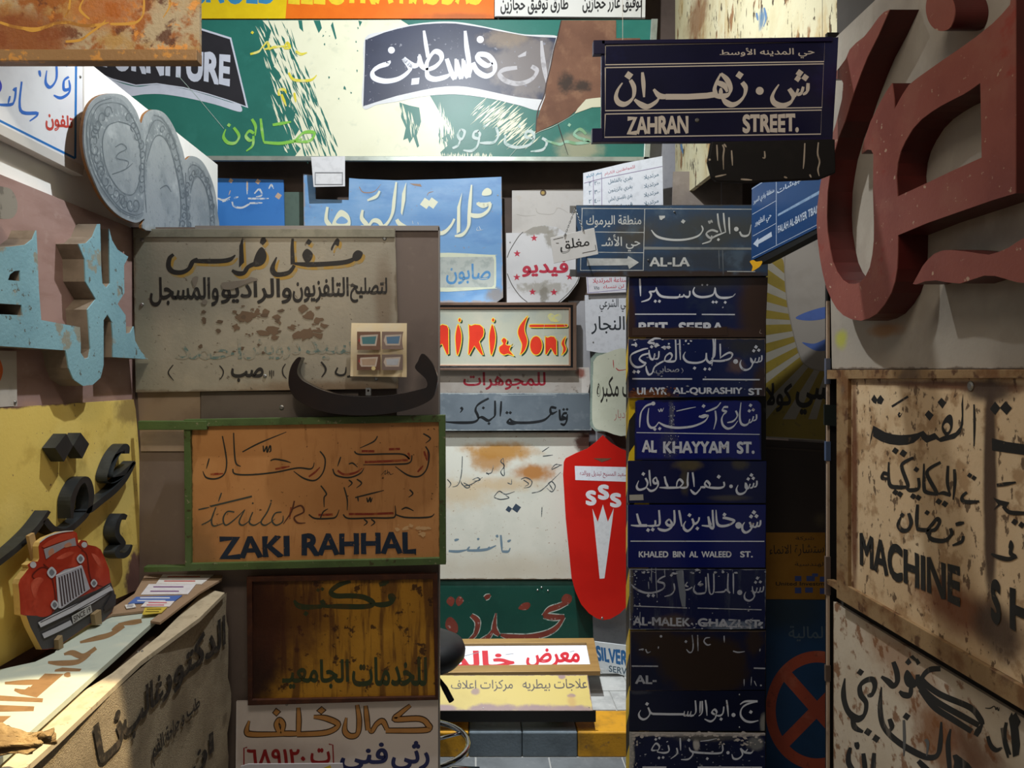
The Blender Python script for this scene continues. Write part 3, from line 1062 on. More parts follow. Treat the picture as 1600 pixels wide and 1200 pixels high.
S.text([('لتصليح', (547, 433, 605, 473)), ('التلفزيون', (457, 432, 545, 473)), ('والراديو', (345, 434, 456, 475)), ('والمسجل', (234, 432, 342, 479))], BK, bold=0.028)
S.text([('احمد', (274, 530, 378, 562)), ('درويش', (380, 530, 470, 562)), ('سيد', (478, 530, 552, 562))], mat('faded_teal', '5c6f68', 0.6, 0, [N('958c7a', 60, 0.4, 0.56, 0.9)]), bold=0.01)
S.at(210, 480, 6.667).paint('405,600 360,660 360,700 410,765; 888,608 925,660 920,710 885,760; 1575,590 1545,640 1550,700 1585,745; 1410,660 1412,720; 1430,655 1430,745; 1450,660 1450,720', BK, 15, 60, 0.8)
S.at(440, 480, 6.154).paint('380,525 420,580 420,620 385,672; 540,580 520,630 560,655 610,640 620,575; 630,670 680,660', BK, 22, 60, 0.8)
S.at(0, 0, 1).text([('صب', (361, 574, 412, 597))], BK, bold=0.04)
S.chips((360, 478, 510, 528), 46, 9, mat('chip_brown', '6a543f', 0.7), 4)
S.chips((300, 480, 440, 560), 30, 5, mat('chip_brown_dark', '5c4a38', 0.7), 9)
S.at(210, 350, 8).paint('f 1090,740 1200,720 1380,700 1460,665 1550,700 1450,730 1300,790 1200,820 1110,810; f 845,960 880,940 915,970 890,1010 850,1000; f 720,690 760,655 800,670 770,780 740,770', mat('scraped_grey', '7b7062', 0.6), name='scraped_patch')
S.at(0, 0, 1).screws([(222, 375), (601, 373), (222, 476), (414, 588), (588, 592)], 3)

# curled photo sheet
S = Sign('photo_sheet', 'curled paper sheet with four small photos pinned over the workshop sign', 'paper sheet', front(592, 545, 2.44))
S.at(440, 480, 6.154)
mb = MB()
n = 16
tl, tr, br, bl = S.c(668, 150), S.c(1208, 155), S.c(1140, 672), S.c(655, 665)
for i in range(n + 1):
    for j in range(n + 1):
        a, b = i / n, j / n
        u = (tl[0] * (1 - a) + tr[0] * a) * (1 - b) + (bl[0] * (1 - a) + S.c(1205, 672)[0] * a) * b
        v = (tl[1] * (1 - a) + tr[1] * a) * (1 - b) + (bl[1] * (1 - a) + br[1] * a) * b
        mb.v.append((u, v, -0.008 + 0.02 * a ** 3 + 0.004 * math.sin(b * 5)))
for i in range(n):
    for j in range(n):
        a = i * (n + 1) + j
        mb.f.append((a, a + 1, a + n + 2, a + n + 1))
PAP = mat('warm_paper', 'e0cca4', 0.5, 0, [N('dcd2bc', 9, 0.5, 0.75, 0.6), N('a37c42', 14, 0.6, 0.8, 0.4)])
mb.build('sheet', PAP, S.root, True)
S.front = 0.013
for (x0, y0, x1, y1), c, c2 in (((725, 235, 950, 410), '7a5a48', '4f7c80'), ((965, 235, 1175, 405), '8a7468', '5d7d98'), ((725, 455, 950, 605), '6a4a3a', 'b0957c'), ((965, 455, 1165, 605), '7c6a60', 'b4b6ba')):
    S.front = 0.006 if x0 < 900 else 0.011
    S.paint('r %f,%f %f,%f' % (x0, y0, x1, y1), c, name='photo')
    w_, h_ = x1 - x0, y1 - y0
    S.paint('p %f,%f %f,%f %f,%f %f,%f %f,%f' % (x0 + .08 * w_, y0 + .5 * h_, x0 + .15 * w_, y0 + .2 * h_, x1 - .1 * w_, y0 + .15 * h_, x1 - .18 * w_, y1 - .22 * h_, x0 + .18 * w_, y1 - .22 * h_), 'c0b0a0', name='sign_in_photo')
    S.paint('p %f,%f %f,%f %f,%f %f,%f' % (x0 + .2 * w_, y0 + .3 * h_, x1 - .17 * w_, y0 + .25 * h_, x1 - .24 * w_, y1 - .32 * h_, x0 + .24 * w_, y1 - .32 * h_), c2, name='sign_in_photo')
S.front = 0.006
S.paint('p 738,320 755,290 755,345;p 738,520 755,490 755,545', 'a03830', name='red_arrow')
S.front = 0.009
S.paint('o 884,588,20', 'd8c48c', name='stamp')

# black raised letter nun
S = Sign('black_raised_letter', 'glossy black crescent-shaped raised letter below the photo sheet', 'letter', front(567, 600, 2.40))
S.at(440, 480, 6.154)
d = 'f 150,487 188,488 160,560 150,630 185,690 250,732 380,792 560,840 800,860 1000,850 1180,825 1330,790 1395,765 1385,690 1285,590 1310,520 1355,445 1440,525 1485,620 1500,700 1480,800 1440,885 1300,960 1100,1012 850,1040 600,1035 420,1008 260,955 130,875 72,770 68,660 95,560'
S.extrude(d, mat('letter_gloss_black', '1d1613', 0.22, 0, [N('2a1d15', 6, 0.45, 0.7, 0.6)], spec=0.6), 0.05, h=0, name='letter', bevel=0.0015)
mb = MB()
u, v = S.c(820, 815)
mb.prism([[(u - .008, v - .012), (u + .008, v - .012), (u + .008, v + .012), (u - .008, v + .012)], [(u + .004 * math.cos(t), v + .003 + .004 * math.sin(t)) for t in (0, 1, 2, 3, 4, 5)]], -0.05, -0.03)
mb.build('fixing_lug', METAL, S.root)

# beige offcut behind
S = Sign('beige_offcut', 'beige board offcut between the workshop sign and the green-framed sign', 'board', front(260, 640, 2.494))
S.panel('214,600 313,600 313,705 300,705 220,705', lambda: mat('offcut_beige', '9a8671', 0.6, 0, [N('846f5b', 8, 0.45, 0.7, 0.6)], sign=S), 0.003)
S = Sign('grey_offcut', 'grey-brown board strip right of the beige board offcut', 'board', front(430, 633, 2.488))
S.panel('314,612 560,612 560,660 314,660', lambda: mat('offcut_grey', '6c625a', 0.6, 0, [N('5d534b', 8, 0.45, 0.7, 0.5)], sign=S), 0.003)
S.screws([(440, 637)], 4)

# orange tailor sign in a green frame
S = Sign('tailor_sign', 'orange sign with outlined Arabic lettering and navy capitals in a green frame', 'sign', front(495, 768, 2.45))
S.at(0, 0, 1)
m = lambda: mat('tailor_orange', 'bd8650', 0.5, 0, [N('b07844', 5, 0.4, 0.7, 0.6), N('946032', 10, 0.55, 0.75, 0.5, (4, 0.6, 1)), ('b', '7a5a34', 312, 860, 30, 40, 0.7, 0.7, 20, 1.0), N('4a2c14', 70, 0.73, 0.76, 0.9), ('e', '5a3a1a', 0.006, 0.9, 30)], 0.1, sign=S)
S.panel('299,664 688,656 688,872 299,882', m, 0.006)
GR = mat('frame_green', '4c6034', 0.5, 0, [N('3a4c28', 8, 0.4, 0.7, 0.6), N('8a8468', 40, 0.68, 0.74, 0.8), ('n', '3a3018', 30, 0.64, 0.7, 0.8, None, 5)], 0.2)
S.frame(parse('290,655 696,648 697,880 228,892 228,884 292,883'), parse('300,666 686,659 687,870 301,879'), GR, 0.03, 0.016)
mb = MB()
a, b = S.uv(220, 671), S.uv(326, 657)
mb.box((a[0], a[1], 0.0), (b[0], b[1], 0.022))
mb.build('frame_extension_bar', GR, S.root, bevel=0.002)
S.at(280, 660, 4)
S.paint('990,300 1030,325 1100,315 1145,285; = 1160,248 1300,243 1430,235; = 1140,180 1220,180; 1530,180 1550,240; 1490,310 1525,270; 810,340 850,310 880,280; 195,325 275,320; = 1310,168 1380,166; = 1060,573 1200,573 1340,567; = 870,579 960,576; 1430,190 1445,220; 700,530 690,600; 1555,180 1560,250; 600,292 690,275',
        mat('brush_red', '84301a', 0.5, 0, [N('a05a2a', 60, 0.5, 0.65, 0.8)]), 15, 60, 0.8, 'red_infill')
OUT = mat('outline_dark', '2a2a24', 0.5)
S.paint('270,85 288,180 297,260 280,325 230,352 170,345 148,305; 188,225 170,290; 340,65 345,180 355,255 385,275; 335,290 350,322 450,327 600,312 740,285 825,290 845,250; 395,185 500,130 670,60; 525,145 530,182 547,150 550,187 568,145 572,178 560,185; 570,240 600,230 660,240 698,252; 880,180 912,230 900,310 850,362 780,350 715,305; 1240,85 1215,120 1130,160; 1095,180 1130,200 1300,197 1400,200 1440,230 1412,205; 1455,205 1440,252 1350,262 1150,265; 1010,215 990,275; 960,290 980,330 1060,345 1130,320 1155,285; 1060,260 1085,255 1115,280; 1525,70 1570,100 1540,130; 1540,150 1562,200 1547,290 1500,337 1430,330 1350,275',
        OUT, 11, 60, 0.75)
S.paint('885,395 920,445 906,470 906,530; 810,575 850,600 940,600 980,590 1000,545; 880,605 900,560 930,540; 1030,405 1050,480 1050,550; 1025,575 1060,600 1200,597 1310,597 1350,585 1350,520; 1350,575 1420,594 1560,592 1595,570; 1390,545 1420,533 1465,552; 1100,470 1280,425; 1115,460 1120,495; 1060,360 1080,380 1055,405; 1110,355 1140,380 1108,410; 1440,420 1460,445 1435,468; 1155,605 1175,625 1153,645;1200,605 1222,625 1198,647; 1173,470 1180,497 1193,470 1197,497 1208,470',
        OUT, 11, 60, 0.75)
S.paint('120,545 190,530; = 195,525 430,468 455,462; 265,440 245,495; 140,640 200,605 225,535; 230,530 203,605 215,647 275,630; 345,560 300,558 275,600 290,642 340,612 410,545; 410,545 375,620 400,642 450,605; 460,560 438,622 470,642 520,612; 575,500 550,560 512,622 540,642 600,602; 640,560 600,568 580,612 605,642 645,622 650,582; d 460,505 575,490',
        mat('script_grey', '3b4038', 0.5), 11, 40, 0.7)
S.paint('720,490 700,560 650,635; 700,545 760,520 778,560 720,592 740,627 790,628', mat('script_red', '5a3220', 0.5), 12, 40, 0.8)
NV = mat('capitals_navy', '132437', 0.5, 0, [N('0f1a28', 10, 0.4, 0.7, 0.6), N('a06a35', 90, 0.7, 0.74, 0.8)])
S.paint('1262,330 1290,300 1285,325 1310,310 1320,325 1342,318; 1300,295 1306,330', OUT, 5, name='signature')
S.chips((1350, 640, 1560, 700), 12, 26, mat('bare_patch', 'c8a070', 0.6), 51)
S.text([('ZAKI', [(238, 712), (690, 700), (692, 842), (250, 860)]), ('RAHHAL', [(765, 692), (1485, 676), (1488, 822), (765, 838)])], NV, bold=0.045)
S.at(0, 0, 1).screws([(692, 712), (328, 660), (660, 657), (330, 881)], 2)

# rusty office sign
S = Sign('rusty_office_sign', 'rusty ochre sign with green Arabic lettering and a dark burnt left side', 'sign', front(537, 994, 2.46))
S.at(330, 900, 4)
m = lambda: mat('office_ochre', 'b88426', 0.5, 0.1, [N('9c6c1c', 5, 0.4, 0.7, 0.6), N('5a3512', 8, 0.5, 0.66, 0.8, (4, 0.35, 1), 8), N('3a200c', 30, 0.6, 0.68, 0.9, None, 8),
          ('b', '2a130b', 385, 990, 62, 140, 0.35, 1.0, 12, 0.7), ('b', '4a2410', 450, 960, 60, 90, 0.6, 0.8, 18, 1.2), ('b', '3f2410', 560, 895, 180, 14, 0.6, 0.9, 22, 1.6, (6, 0.4, 1)), ('e', '3a1c0c', 0.012, 0.9, 25)], 0.2, sign=S)
S.panel('235,10 1400,-5 1418,770 235,795', m, 0.008)
S.frame(parse('228,0 1415,-20 1420,765 235,800'), parse('262,30 1385,12 1402,745 262,765'), mat('office_frame_rust', '3f2012', 0.6, 0.1, [N('5a3016', 20, 0.45, 0.7, 0.6)], 0.2), 0.016, 0.012)
GN = mat('office_green', '2f3a1e', 0.5, 0, [N('4a3a14', 30, 0.5, 0.65, 0.7)])
S.paint('f 1105,118 1135,108 1152,130 1140,158 1112,150; 1150,128 1120,168 1060,180 1005,172; 872,35,0.5 800,55 748,98 780,124 870,124 950,132 1005,160 1005,182 940,192 800,190 690,190; 690,150 700,175 690,192; 692,190 600,195 545,185 518,152; d 592,235,18; d 668,88,14 694,82,14; 1050,55 1110,35', GN, 34, 60, 0.75)
S.text([('للخدمات', (880, 500, 1350, 692)), ('الجامعيـ', (440, 515, 862, 705))], GN, bold=0.03)

# white sign with gold lettering
S = Sign('white_gold_letter_sign', 'white sign with gold outlined Arabic lettering, red phone number and navy words', 'sign', front(530, 1150, 2.47))
S.at(330, 900, 4)
m = lambda: mat('phone_sign_white', 'e2d6cc', 0.4, 0, [N('d0c3b8', 5, 0.45, 0.7, 0.5)], sign=S)
S.panel('157,785 1418,775 1418,1500 150,1500', m, 0.01)
KH = '1245,808,0.7 1180,860 1150,895 1300,892 1352,925 1345,962 1090,966,0.9; 1100,960,0.8 1072,908 1035,925 1005,968 985,955; 965,810,0.7 972,880 980,965,0.9; 912,805,0.7 925,900 915,985 868,1000 835,965 845,885; 640,880,0.6 720,890 795,930 720,978 535,990,0.9; p 690,812 722,838 688,868 655,842; 545,822,0.7 548,900 545,985,0.9; 545,985 440,985,0.9; 430,985,0.8 408,930 425,900 450,930 440,985,0.8; 450,988 260,990 222,970 238,905; p 405,822 438,848 408,880 380,855'
S.paint(KH, mat('gold_outline', '3a2413', 0.5), 44, 60, 0.75)
S.paint('p 690,812 722,838 688,868 655,842; p 405,822 438,848 408,880 380,855', mat('gold_outline2', '3a2413', 0.5), 10)
S.paint(KH.replace('p 690,812 722,838 688,868 655,842', 'p 690,820 713,838 688,860 664,842').replace('p 405,822 438,848 408,880 380,855', 'p 405,830 430,848 408,872 388,855'), mat('gold_letter', 'c48c4c', 0.45, 0, [N('96652f', 12, 0.45, 0.7, 0.5)]), 30, 60, 0.72)
S.text([('رثى', (1125, 1030, 1365, 1215)), ('فنى', (805, 1040, 1105, 1215))], '2a2f5e', bold=0.03)
S.text([('٦٨٩١٢٠', (222, 1080, 590, 1190)), ('ت', (620, 1075, 745, 1180))], 'a02828', bold=0.03)
S.paint('= 225,1070 205,1075 205,1240; = 735,1050 760,1055 765,1170', 'a02828', 8)
S.at(0, 0, 1).screws([(448, 1101)], 2)

S = Sign('white_plastic_sheet', 'white plastic sheet with a yellow spot at the bottom edge of the gold-lettered sign', 'plastic sheet', front(455, 1200, 2.4))
S.at(330, 900, 4)
S.panel('185,1190 230,1176 820,1172 826,1210 826,1500 180,1500', mat('sheet_white', 'd0ccd0', 0.35), 0.004, 'sheet')
S.paint('p 700,1200 745,1182 752,1205 715,1225', 'd0b838', name='yellow_spot')
# ================================================================== signs on the back wall
YB = 3.86


def rect(x0, y0, x1, y1):
    return [(x0, y0), (x1, y0), (x1, y1), (x0, y1)]


# top banner
S = Sign('yellow_orange_banner', 'yellow and orange shop sign with blue and yellow capitals above the long green sign', 'sign', front(540, 0, 3.74))
S.panel(rect(180, -90, 772, 29), lambda: mat('banner_orange', 'e8741c', 0.35, 0, [N('dd6616', 6, 0.45, 0.7, 0.5), ('b', '8a4a20', 720, 26, 60, 5, 0.8, 0.6, 20, 1.5)], sign=S), 0.012)
S.paint('p 180,-90 455,-90 446,29 180,29', mat('banner_yellow', 'e8c81c', 0.35, 0, [N('d8b416', 6, 0.45, 0.7, 0.5)]), name='yellow_field')
S.text([('GNOLD', (292, -42, 432, 7))], '3a8ab8', bold=0.05)
S.text([('ELECTRA', (450, -42, 615, 8)), ('HADDAD', (624, -42, 756, 8))], 'e8c828', bold=0.05)

S = Sign('white_name_sign', 'white sign with black Arabic names at the right end of the orange banner', 'sign', front(890, 0, 3.73))
S.panel([(773, -90), (1010, -90), (1008, 29), (773, 26)], lambda: mat('name_white', 'd8d8d2', 0.35, 0, [N('c4c4bc', 6, 0.5, 0.8, 0.5)], sign=S), 0.012)
S.text([('طارق توفيق حجازين', [(782, -6), (888, -6), (888, 22), (782, 24)]), ('توفيق عازر حجازين', [(910, -8), (1004, -8), (1002, 19), (910, 22)])], '1c1c1c', bold=0.025)
S.paint('= 774,26 1008,28;= 1003,-20 1002,29', '2a2624', 1.6, name='border_line')

# long green furniture sign
S = Sign('long_green_sign', 'long green and cream painted sign with two curved dark banners and torn right end', 'sign', front(600, 140, 3.72))
CRE = 'e6e6ca'
m = lambda: mat('worn_green', '2a7064', 0.4, 0, [N('23655a', 4, 0.4, 0.7, 0.6), N('347c70', 12, 0.55, 0.75, 0.4),
          ('b', 'a5a084', 905, 232, 30, 22, 0.5, 0.8, 14, 1.4)], 0.05, sign=S)
S.panel([(120, 31), (1025, 31), (1012, 250), (120, 249)], m, 0.01)
mb = MB()
mb.prism([[S.uv(120, 244), S.uv(1014, 246), S.uv(1014, 253), S.uv(120, 251)]], -0.012, 0.012)
mb.prism([[S.uv(1017, 31), S.uv(1027, 31), S.uv(1014, 252), S.uv(1005, 250)]], -0.012, 0.012)
mb.build('metal_frame', mat('alloy_frame', 'a8b0a8', 0.35, 0.6, [N('868e86', 16, 0.45, 0.7, 0.5)]), S.root, bevel=0.001)
CREAM = mat('worn_cream', CRE, 0.4, 0, [N('dcdcbe', 6, 0.45, 0.75, 0.5), N('c6ccb4', 16, 0.6, 0.75, 0.4)])
GREEN = bpy.data.materials['worn_green']
S.at(0, 0, 1)
S.paint('p 410,32 424,48 419,66 433,84 428,104 441,118 436,126 448,142 456,150 451,166 462,176 459,188 468,202 457,220 470,232 461,244 690,244 688,238 701,226 690,216 706,205 694,190 686,174 678,160 672,150 650,120 650,45 640,40 626,31', CREAM, name='cream_undercoat')
S.slivers((430, 45, 505, 240, 26), 130, 2.6, 20, 68, GREEN, 1)
S.slivers((415, 40, 455, 235, 12), 60, 2.0, 18, 66, CREAM, 2)
S.paint('p 624,160 640,165 655,168 658,190 651,212 655,228 652,231 646,214 640,224 637,216 630,219 634,200 627,184;p 490,32 500,32 503,44 498,52;p 520,34 526,60 524,62 517,40;p 466,32 472,32 474,50 468,44;p 560,32 566,34 562,42', GREEN, name='green_flake')
S.slivers((676, 165, 700, 215, 12), 60, 1.6, 14, 80, CREAM, 3)
S.slivers((690, 205, 720, 238, 14), 60, 1.6, 12, 85, GREEN, 4)
S.slivers((765, 170, 815, 215, 26), 110, 2.0, 18, 140, CREAM, 5)
S.slivers((630, 168, 650, 205, 8), 30, 1.4, 12, 82, CREAM, 6)
S.slivers((690, 243, 770, 243, 4), 60, 1.2, 5, 88, CREAM, 8)
S.chips((505, 35, 560, 160), 14, 4, GREEN, 21, 'green_flake', 0.6)
NAVY = mat('banner_navy', '343a50', 0.4, 0, [N('2b3044', 5, 0.4, 0.7, 0.6)])
WB = mat('banner_white', 'c9cedb', 0.4, 0, [N('b8bdca', 10, 0.45, 0.7, 0.5)])
S.at(0, 0, 4)
S.paint('f 560,440 700,500 850,542 980,530 1150,556 1300,596 1440,640 1500,655 1502,700 1350,655 1180,615 1020,590 900,590 800,600 640,560', WB, name='banner_underside')
S.paint('p 480,140 800,130 1000,140 1150,155 1254,176 1446,236 1552,676 1440,636 1300,592 1150,553 980,528 850,538 700,500 560,440', WB, name='banner_border')
S.paint('p 480,150 800,142 1000,152 1150,166 1252,188 1437,246 1538,664 1440,628 1300,584 1150,545 980,520 850,530 700,490 560,430', mat('banner_black', '2c2b30', 0.4, 0, [N('242328', 6, 0.4, 0.7, 0.6)]), name='dark_banner')
S.text([('FURNITURE', [(640, 215), (1448, 345), (1442, 545), (640, 430)])], WB, bold=0.05)
S.at(560, 30, 5)
S.paint('f 52,150 200,95 400,45 600,22 760,22 900,42 1080,78 1300,120 1560,135 1535,240 1490,430 1440,700 1250,672 1050,625 850,595 700,588 500,605 300,645 150,668 34,690 40,400', mat('banner_white2', 'd2d4d6', 0.4, 0, [N('c0c3c4', 10, 0.45, 0.7, 0.5)]), name='banner_border')
NW = mat('banner_navy_worn', '343a50', 0.4, 0, [N('2b3044', 5, 0.4, 0.7, 0.6), ('b', '77706e', 822, 105, 52, 48, 0.35, 0.95, 16, 1.5), ('b', '8a7a68', 790, 60, 34, 12, 0.5, 0.8, 30, 1.5), N('8a8c98', 45, 0.7, 0.73, 0.8)], sign=S)
S.paint('p 54,163 200,106 300,78 400,56 500,42 600,35 680,33 760,35 900,55 1000,72 1080,90 1200,112 1300,130 1420,140 1545,146 1520,240 1480,430 1440,630 1350,622 1250,610 1150,592 1050,570 950,548 850,530 780,524 700,525 600,536 500,555 400,577 300,600 220,624 150,645 38,682 48,400', NW, name='navy_banner')
WL = mat('banner_letter', 'dfe2ec', 0.4, 0, [N('c9ccd8', 20, 0.45, 0.7, 0.5)])
S.paint('232,330,0.8 232,348 160,372 112,412 125,460 210,485 310,468 385,418 402,375 350,308,0.7; 352,308 400,348 440,365 472,345 478,275; 476,290 492,360 530,398; 512,90,0.5 525,180,0.8 545,300,0.8; 532,400 538,335 590,258 640,268 648,318 600,372 528,400,0.8; 534,395 545,450 600,470 680,452 725,425; 690,310 728,420 755,470,0.9; 752,470 768,400 760,310; 765,320 790,420 806,466,0.9; 803,466 820,400 815,310; 820,325 840,420 858,458,0.9; 834,92,0.6 846,220 862,330 865,455,0.8; 860,455 880,380 900,345; 895,340 930,410 1000,445 1058,415 1062,350 1010,285 935,278 940,320 1000,362 1050,345; o 952,160,28; o 258,243,27; p 418,465 478,458 472,508 412,515',
        WL, 44, 55, 0.55)
S.paint('1240,380,0.8 1140,395 1102,430 1150,482 1250,505 1350,472 1395,405 1352,370,0.8; p 1245,290 1312,250 1308,288 1250,302; 1430,170,0.5 1440,300 1455,400 1472,500', mat('faded_letter', 'b4b2b6', 0.5, 0, [N('8a8688', 30, 0.5, 0.7, 0.7)]), 40, 55, 0.6)
S.paint('735,1010 780,985 798,930; 800,860 778,900 790,935 815,930 830,880 800,860; 940,872 905,885 900,922 935,932 950,900 935,875; 945,925 930,990 885,1030 820,1025; 1075,845 1092,910 1060,962 1000,968 948,968; d 987,838; 1150,905 1150,970 1230,1002 1330,985 1370,935 1360,885 1315,880 1308,920 1368,935; d 1257,838; 1435,930 1472,960 1440,1020 1345,1035',
        mat('lower_word', 'bccbc8', 0.45, 0, [N('7fa49c', 25, 0.52, 0.68, 0.8)]), 26, 60, 0.55)
S.at(600, 0, 4).paint('1262,840 1225,808 1188,835 1215,862 1285,885 1200,897 1140,886 1095,903 1010,878; d 1158,782', mat('lime_word', '8fb8a0', 0.45, 0, [N('6f9a6a', 20, 0.45, 0.65, 0.8)]), 20, 60, 0.6)
S.at(300, 0, 4).paint('262,798 295,850 272,893 225,892 198,855 212,808; d 232,783; 388,835 360,820 338,850 360,878 388,870; 385,850 380,910 340,945; 375,745 398,790 395,850; 430,742 440,830 450,890; 450,890 550,897 640,882 690,868; 640,885 700,830 765,832 735,882 640,886; 505,782 620,762',
                      mat('lime_green', '7fc04a', 0.45, 0, [N('b0d48a', 14, 0.5, 0.7, 0.7)]), 22, 60, 0.55)
S.paint('d 378,205; 365,340 420,322 440,290; 440,300 470,265 480,300 450,310; 480,310 520,295 600,290; 575,300 595,268 612,300 575,305; 605,455 640,500 740,502 780,470; 545,600 545,565 578,562 590,585; 560,590 590,665; 640,580 650,640; 650,320 680,340 720,330', mat('yellow_word', 'dccf3a', 0.45, 0, [N('e4e0a0', 14, 0.45, 0.65, 0.8)]), 18, 60, 0.6)
S.at(0, 0, 4).paint('= 1110,468 1250,625 1400,805', 'a8bcb4', 3, name='scratch')
# torn brown patch at the right
BP = mat('torn_board_brown', '74503c', 0.7, 0, [N('5f3e2e', 4, 0.4, 0.7, 0.7), N('8f6a50', 9, 0.5, 0.75, 0.6), ('b', '2f2620', 885, 130, 12, 14, 0.6, 0.9, 40, 2), ('b', '2f2620', 910, 135, 14, 8, 0.6, 0.9, 40, 2)], 0.15, sign=S)
S.at(600, 0, 4).paint('p 1108,128 1450,128 1450,240 1600,240 1600,600 1356,612 1300,620 1262,625 1215,680 1150,735 1105,760 1040,790 945,832 950,770 975,690 1005,610 1018,520 1040,420 1065,310 1085,230', BP, name='torn_patch')
S.paint('1108,128 1085,230 1062,310 1040,420 1015,520 1000,600 960,700 948,830', '3a2218', 12, name='torn_edge')
S.paint('p 1210,680 1262,622 1300,616 1358,610 1400,610 1400,668 1300,672 1190,712', mat('torn_cream', 'c9c6ac', 0.5), name='torn_edge')
S.paint('1085,770 1110,850 1150,970', '1a1512', 7, name='crack')
S.paint('780,985 860,900 960,830 1060,790 1190,715', 'b8c8bc', 4, name='crack')

# small white tag
S = Sign('white_tag', 'small white metal tag hanging under the long green sign', 'tag', front(514, 268, 3.70))
S.panel([(486, 245), (539, 244), (539, 291), (490, 292)], flat('dcdde0', 0.35), 0.004)
S.frame(rect(492, 269, 536, 289), rect(493.5, 270.5, 534.5, 287.5), flat('9a9da2', 0.3, 0.3), 0.004, 0.003, 'label_holder')

# left blue sign
S = Sign('bright_blue_sign', 'bright blue sign with peeling white lettering behind the tray cut-out', 'sign', front(390, 340, 3.85))
S.panel([(330, 278), (443, 281), (446, 420), (330, 420)], lambda: mat('bright_blue', '3a7cc8', 0.4, 0, [N('2f6db8', 7, 0.45, 0.7, 0.5)], sign=S), 0.01)
S.at(300, 230, 4).paint('160,320 200,330 240,310; 190,340 235,325; 250,340 265,370 310,378 350,360 370,345; 262,320 290,310; 345,210 345,295; 350,320 420,322 480,320; 390,290 420,262 435,300 400,310; 480,260 495,235 510,260; 360,350 440,348', mat('peeling_white', 'ccd2d8', 0.5, 0, [N('5a8cc8', 50, 0.5, 0.62, 0.9)]), 13, 60, 0.7)
S.paint('d 243,210,16 412,215,18 540,305,22; 240,270 230,300; 345,215 347,270', mat('peeling_tan', 'c4a890', 0.5), 10)

S = Sign('grey_green_board', 'narrow plain grey-green board between the two blue signs', 'board', front(458, 340, 3.90))
S.panel(rect(444, 300, 480, 420), flat('55695f', 0.6), 0.01)

# soap shop sign
S = Sign('light_blue_shop_sign', 'light blue painted sign with cream Arabic lettering and a missing corner piece', 'sign', front(640, 370, 3.80))
S.at(470, 260, 4.706)
m = lambda: mat('shop_blue', '6f9fd0', 0.4, 0, [N('8fb4da', 3.5, 0.42, 0.68, 0.8, (0.7, 1.6, 1)), N('5588c2', 5, 0.52, 0.75, 0.6, (0.7, 1.6, 1)), ('b', '4f86c0', 740, 345, 120, 14, 0.8, 0.7, 6, 0.6), ('e', 'a59a94', 0.012, 0.9, 18), ('b', '8f8a86', 775, 462, 14, 12, 0.5, 0.9, 30, 1.5), N('a08678', 50, 0.71, 0.74, 0.8)], 0.06, sign=S)
S.panel('18,55 85,62 108,150 108,240 352,247 355,85 430,92 700,102 1100,92 1476,76 1488,965 1440,1000 600,1000 24,640', m, 0.008, bevel=0.001)
CR = mat('shop_cream', 'e4e6cc', 0.4, 0, [N('d2d6be', 14, 0.5, 0.75, 0.4)])
SH = mat('shop_letter_shade', '5f86a8', 0.5)
LT = 'f 1340,180 1370,158 1400,175 1398,205 1360,215 1332,210; 1398,270 1350,282 1292,272; 1300,272 1345,290 1396,272; 1396,270 1380,320 1330,358 1270,362 1240,345; 1256,135,0.4 1245,250 1238,350 1232,440 1190,500 1132,512,0.4; p 1186,190 1172,300 1172,480 1146,495 1150,300; 1130,385 1100,440 1040,490 940,480; p 775,115 768,250 745,360 735,340 745,200; 702,115,0.5 688,230 672,350 625,430 575,448; 600,445 572,405 530,400 490,445 440,440; 455,320 448,380 485,440 400,450; f 355,362 292,320 245,385 236,450 355,450; 196,298 186,390 215,445 140,450; 705,390 730,425 790,450; 580,180 555,220 490,250'
S.paint(LT, SH, 36, 60, 0.5, dx=8, dy=7, name='letter_shadow')
S.paint(LT, CR, 34, 60, 0.5)
S.paint('d 918,272,42 968,270,42', CR, 10)
S.paint('f 262,400 300,368 345,398 330,420 270,420', mat('shop_hole_blue', '7aa6d4', 0.4), name='letter_counter')
S.paint('430,150 460,190 540,185 590,130; p 800,125 880,130 890,150 830,140; 930,215 940,195 975,185', mat('shop_rust', 'a08470', 0.6), 8, name='rust_scratch')
S.paint('f 900,655 1400,650 1430,658 1436,700 1436,860 1428,890 1400,900 900,905', mat('label_cream', 'd6dcc4', 0.4, 0, [N('c2cabc', 20, 0.5, 0.7, 0.5)]), name='label_border')
S.paint('p 900,668 1410,665 1422,690 1422,870 1405,888 900,892', mat('label_grey', 'b6bdb8', 0.45, 0, [N('98a3a0', 22, 0.48, 0.7, 0.7)]), name='label_field')
S.text([('صابون', (1068, 712, 1396, 868))], mat('label_blue', '4f8cc0', 0.4, 0, [N('86a8bc', 40, 0.55, 0.7, 0.7)]), bold=0.02)
S.paint('1300,445 1295,470 1340,465; 1310,440 1325,470; 820,400 825,425; 860,410 865,430', 'c8d4de', 5, name='small_scribble')
S.screws([(1448, 212)], 6)

# pale boards and cafe signs right of centre
S = Sign('pale_backing_board', 'pale grey board with a brown arc behind the small white signs', 'board', front(940, 700, 3.93))
S.panel(rect(888, 470, 1040, 1012), lambda: mat('backing_pale', 'b2b2b6', 0.5, 0, [N('a0a0a4', 4, 0.45, 0.7, 0.5)], sign=S), 0.008)
S.at(900, 500, 4).paint('f 105,165 150,130 220,120 300,150 340,200 340,205 250,160 160,150;f 130,700 200,700 330,740 330,800 260,790 210,730', mat('arc_brown', '6d5a50', 0.6), name='brown_arc')

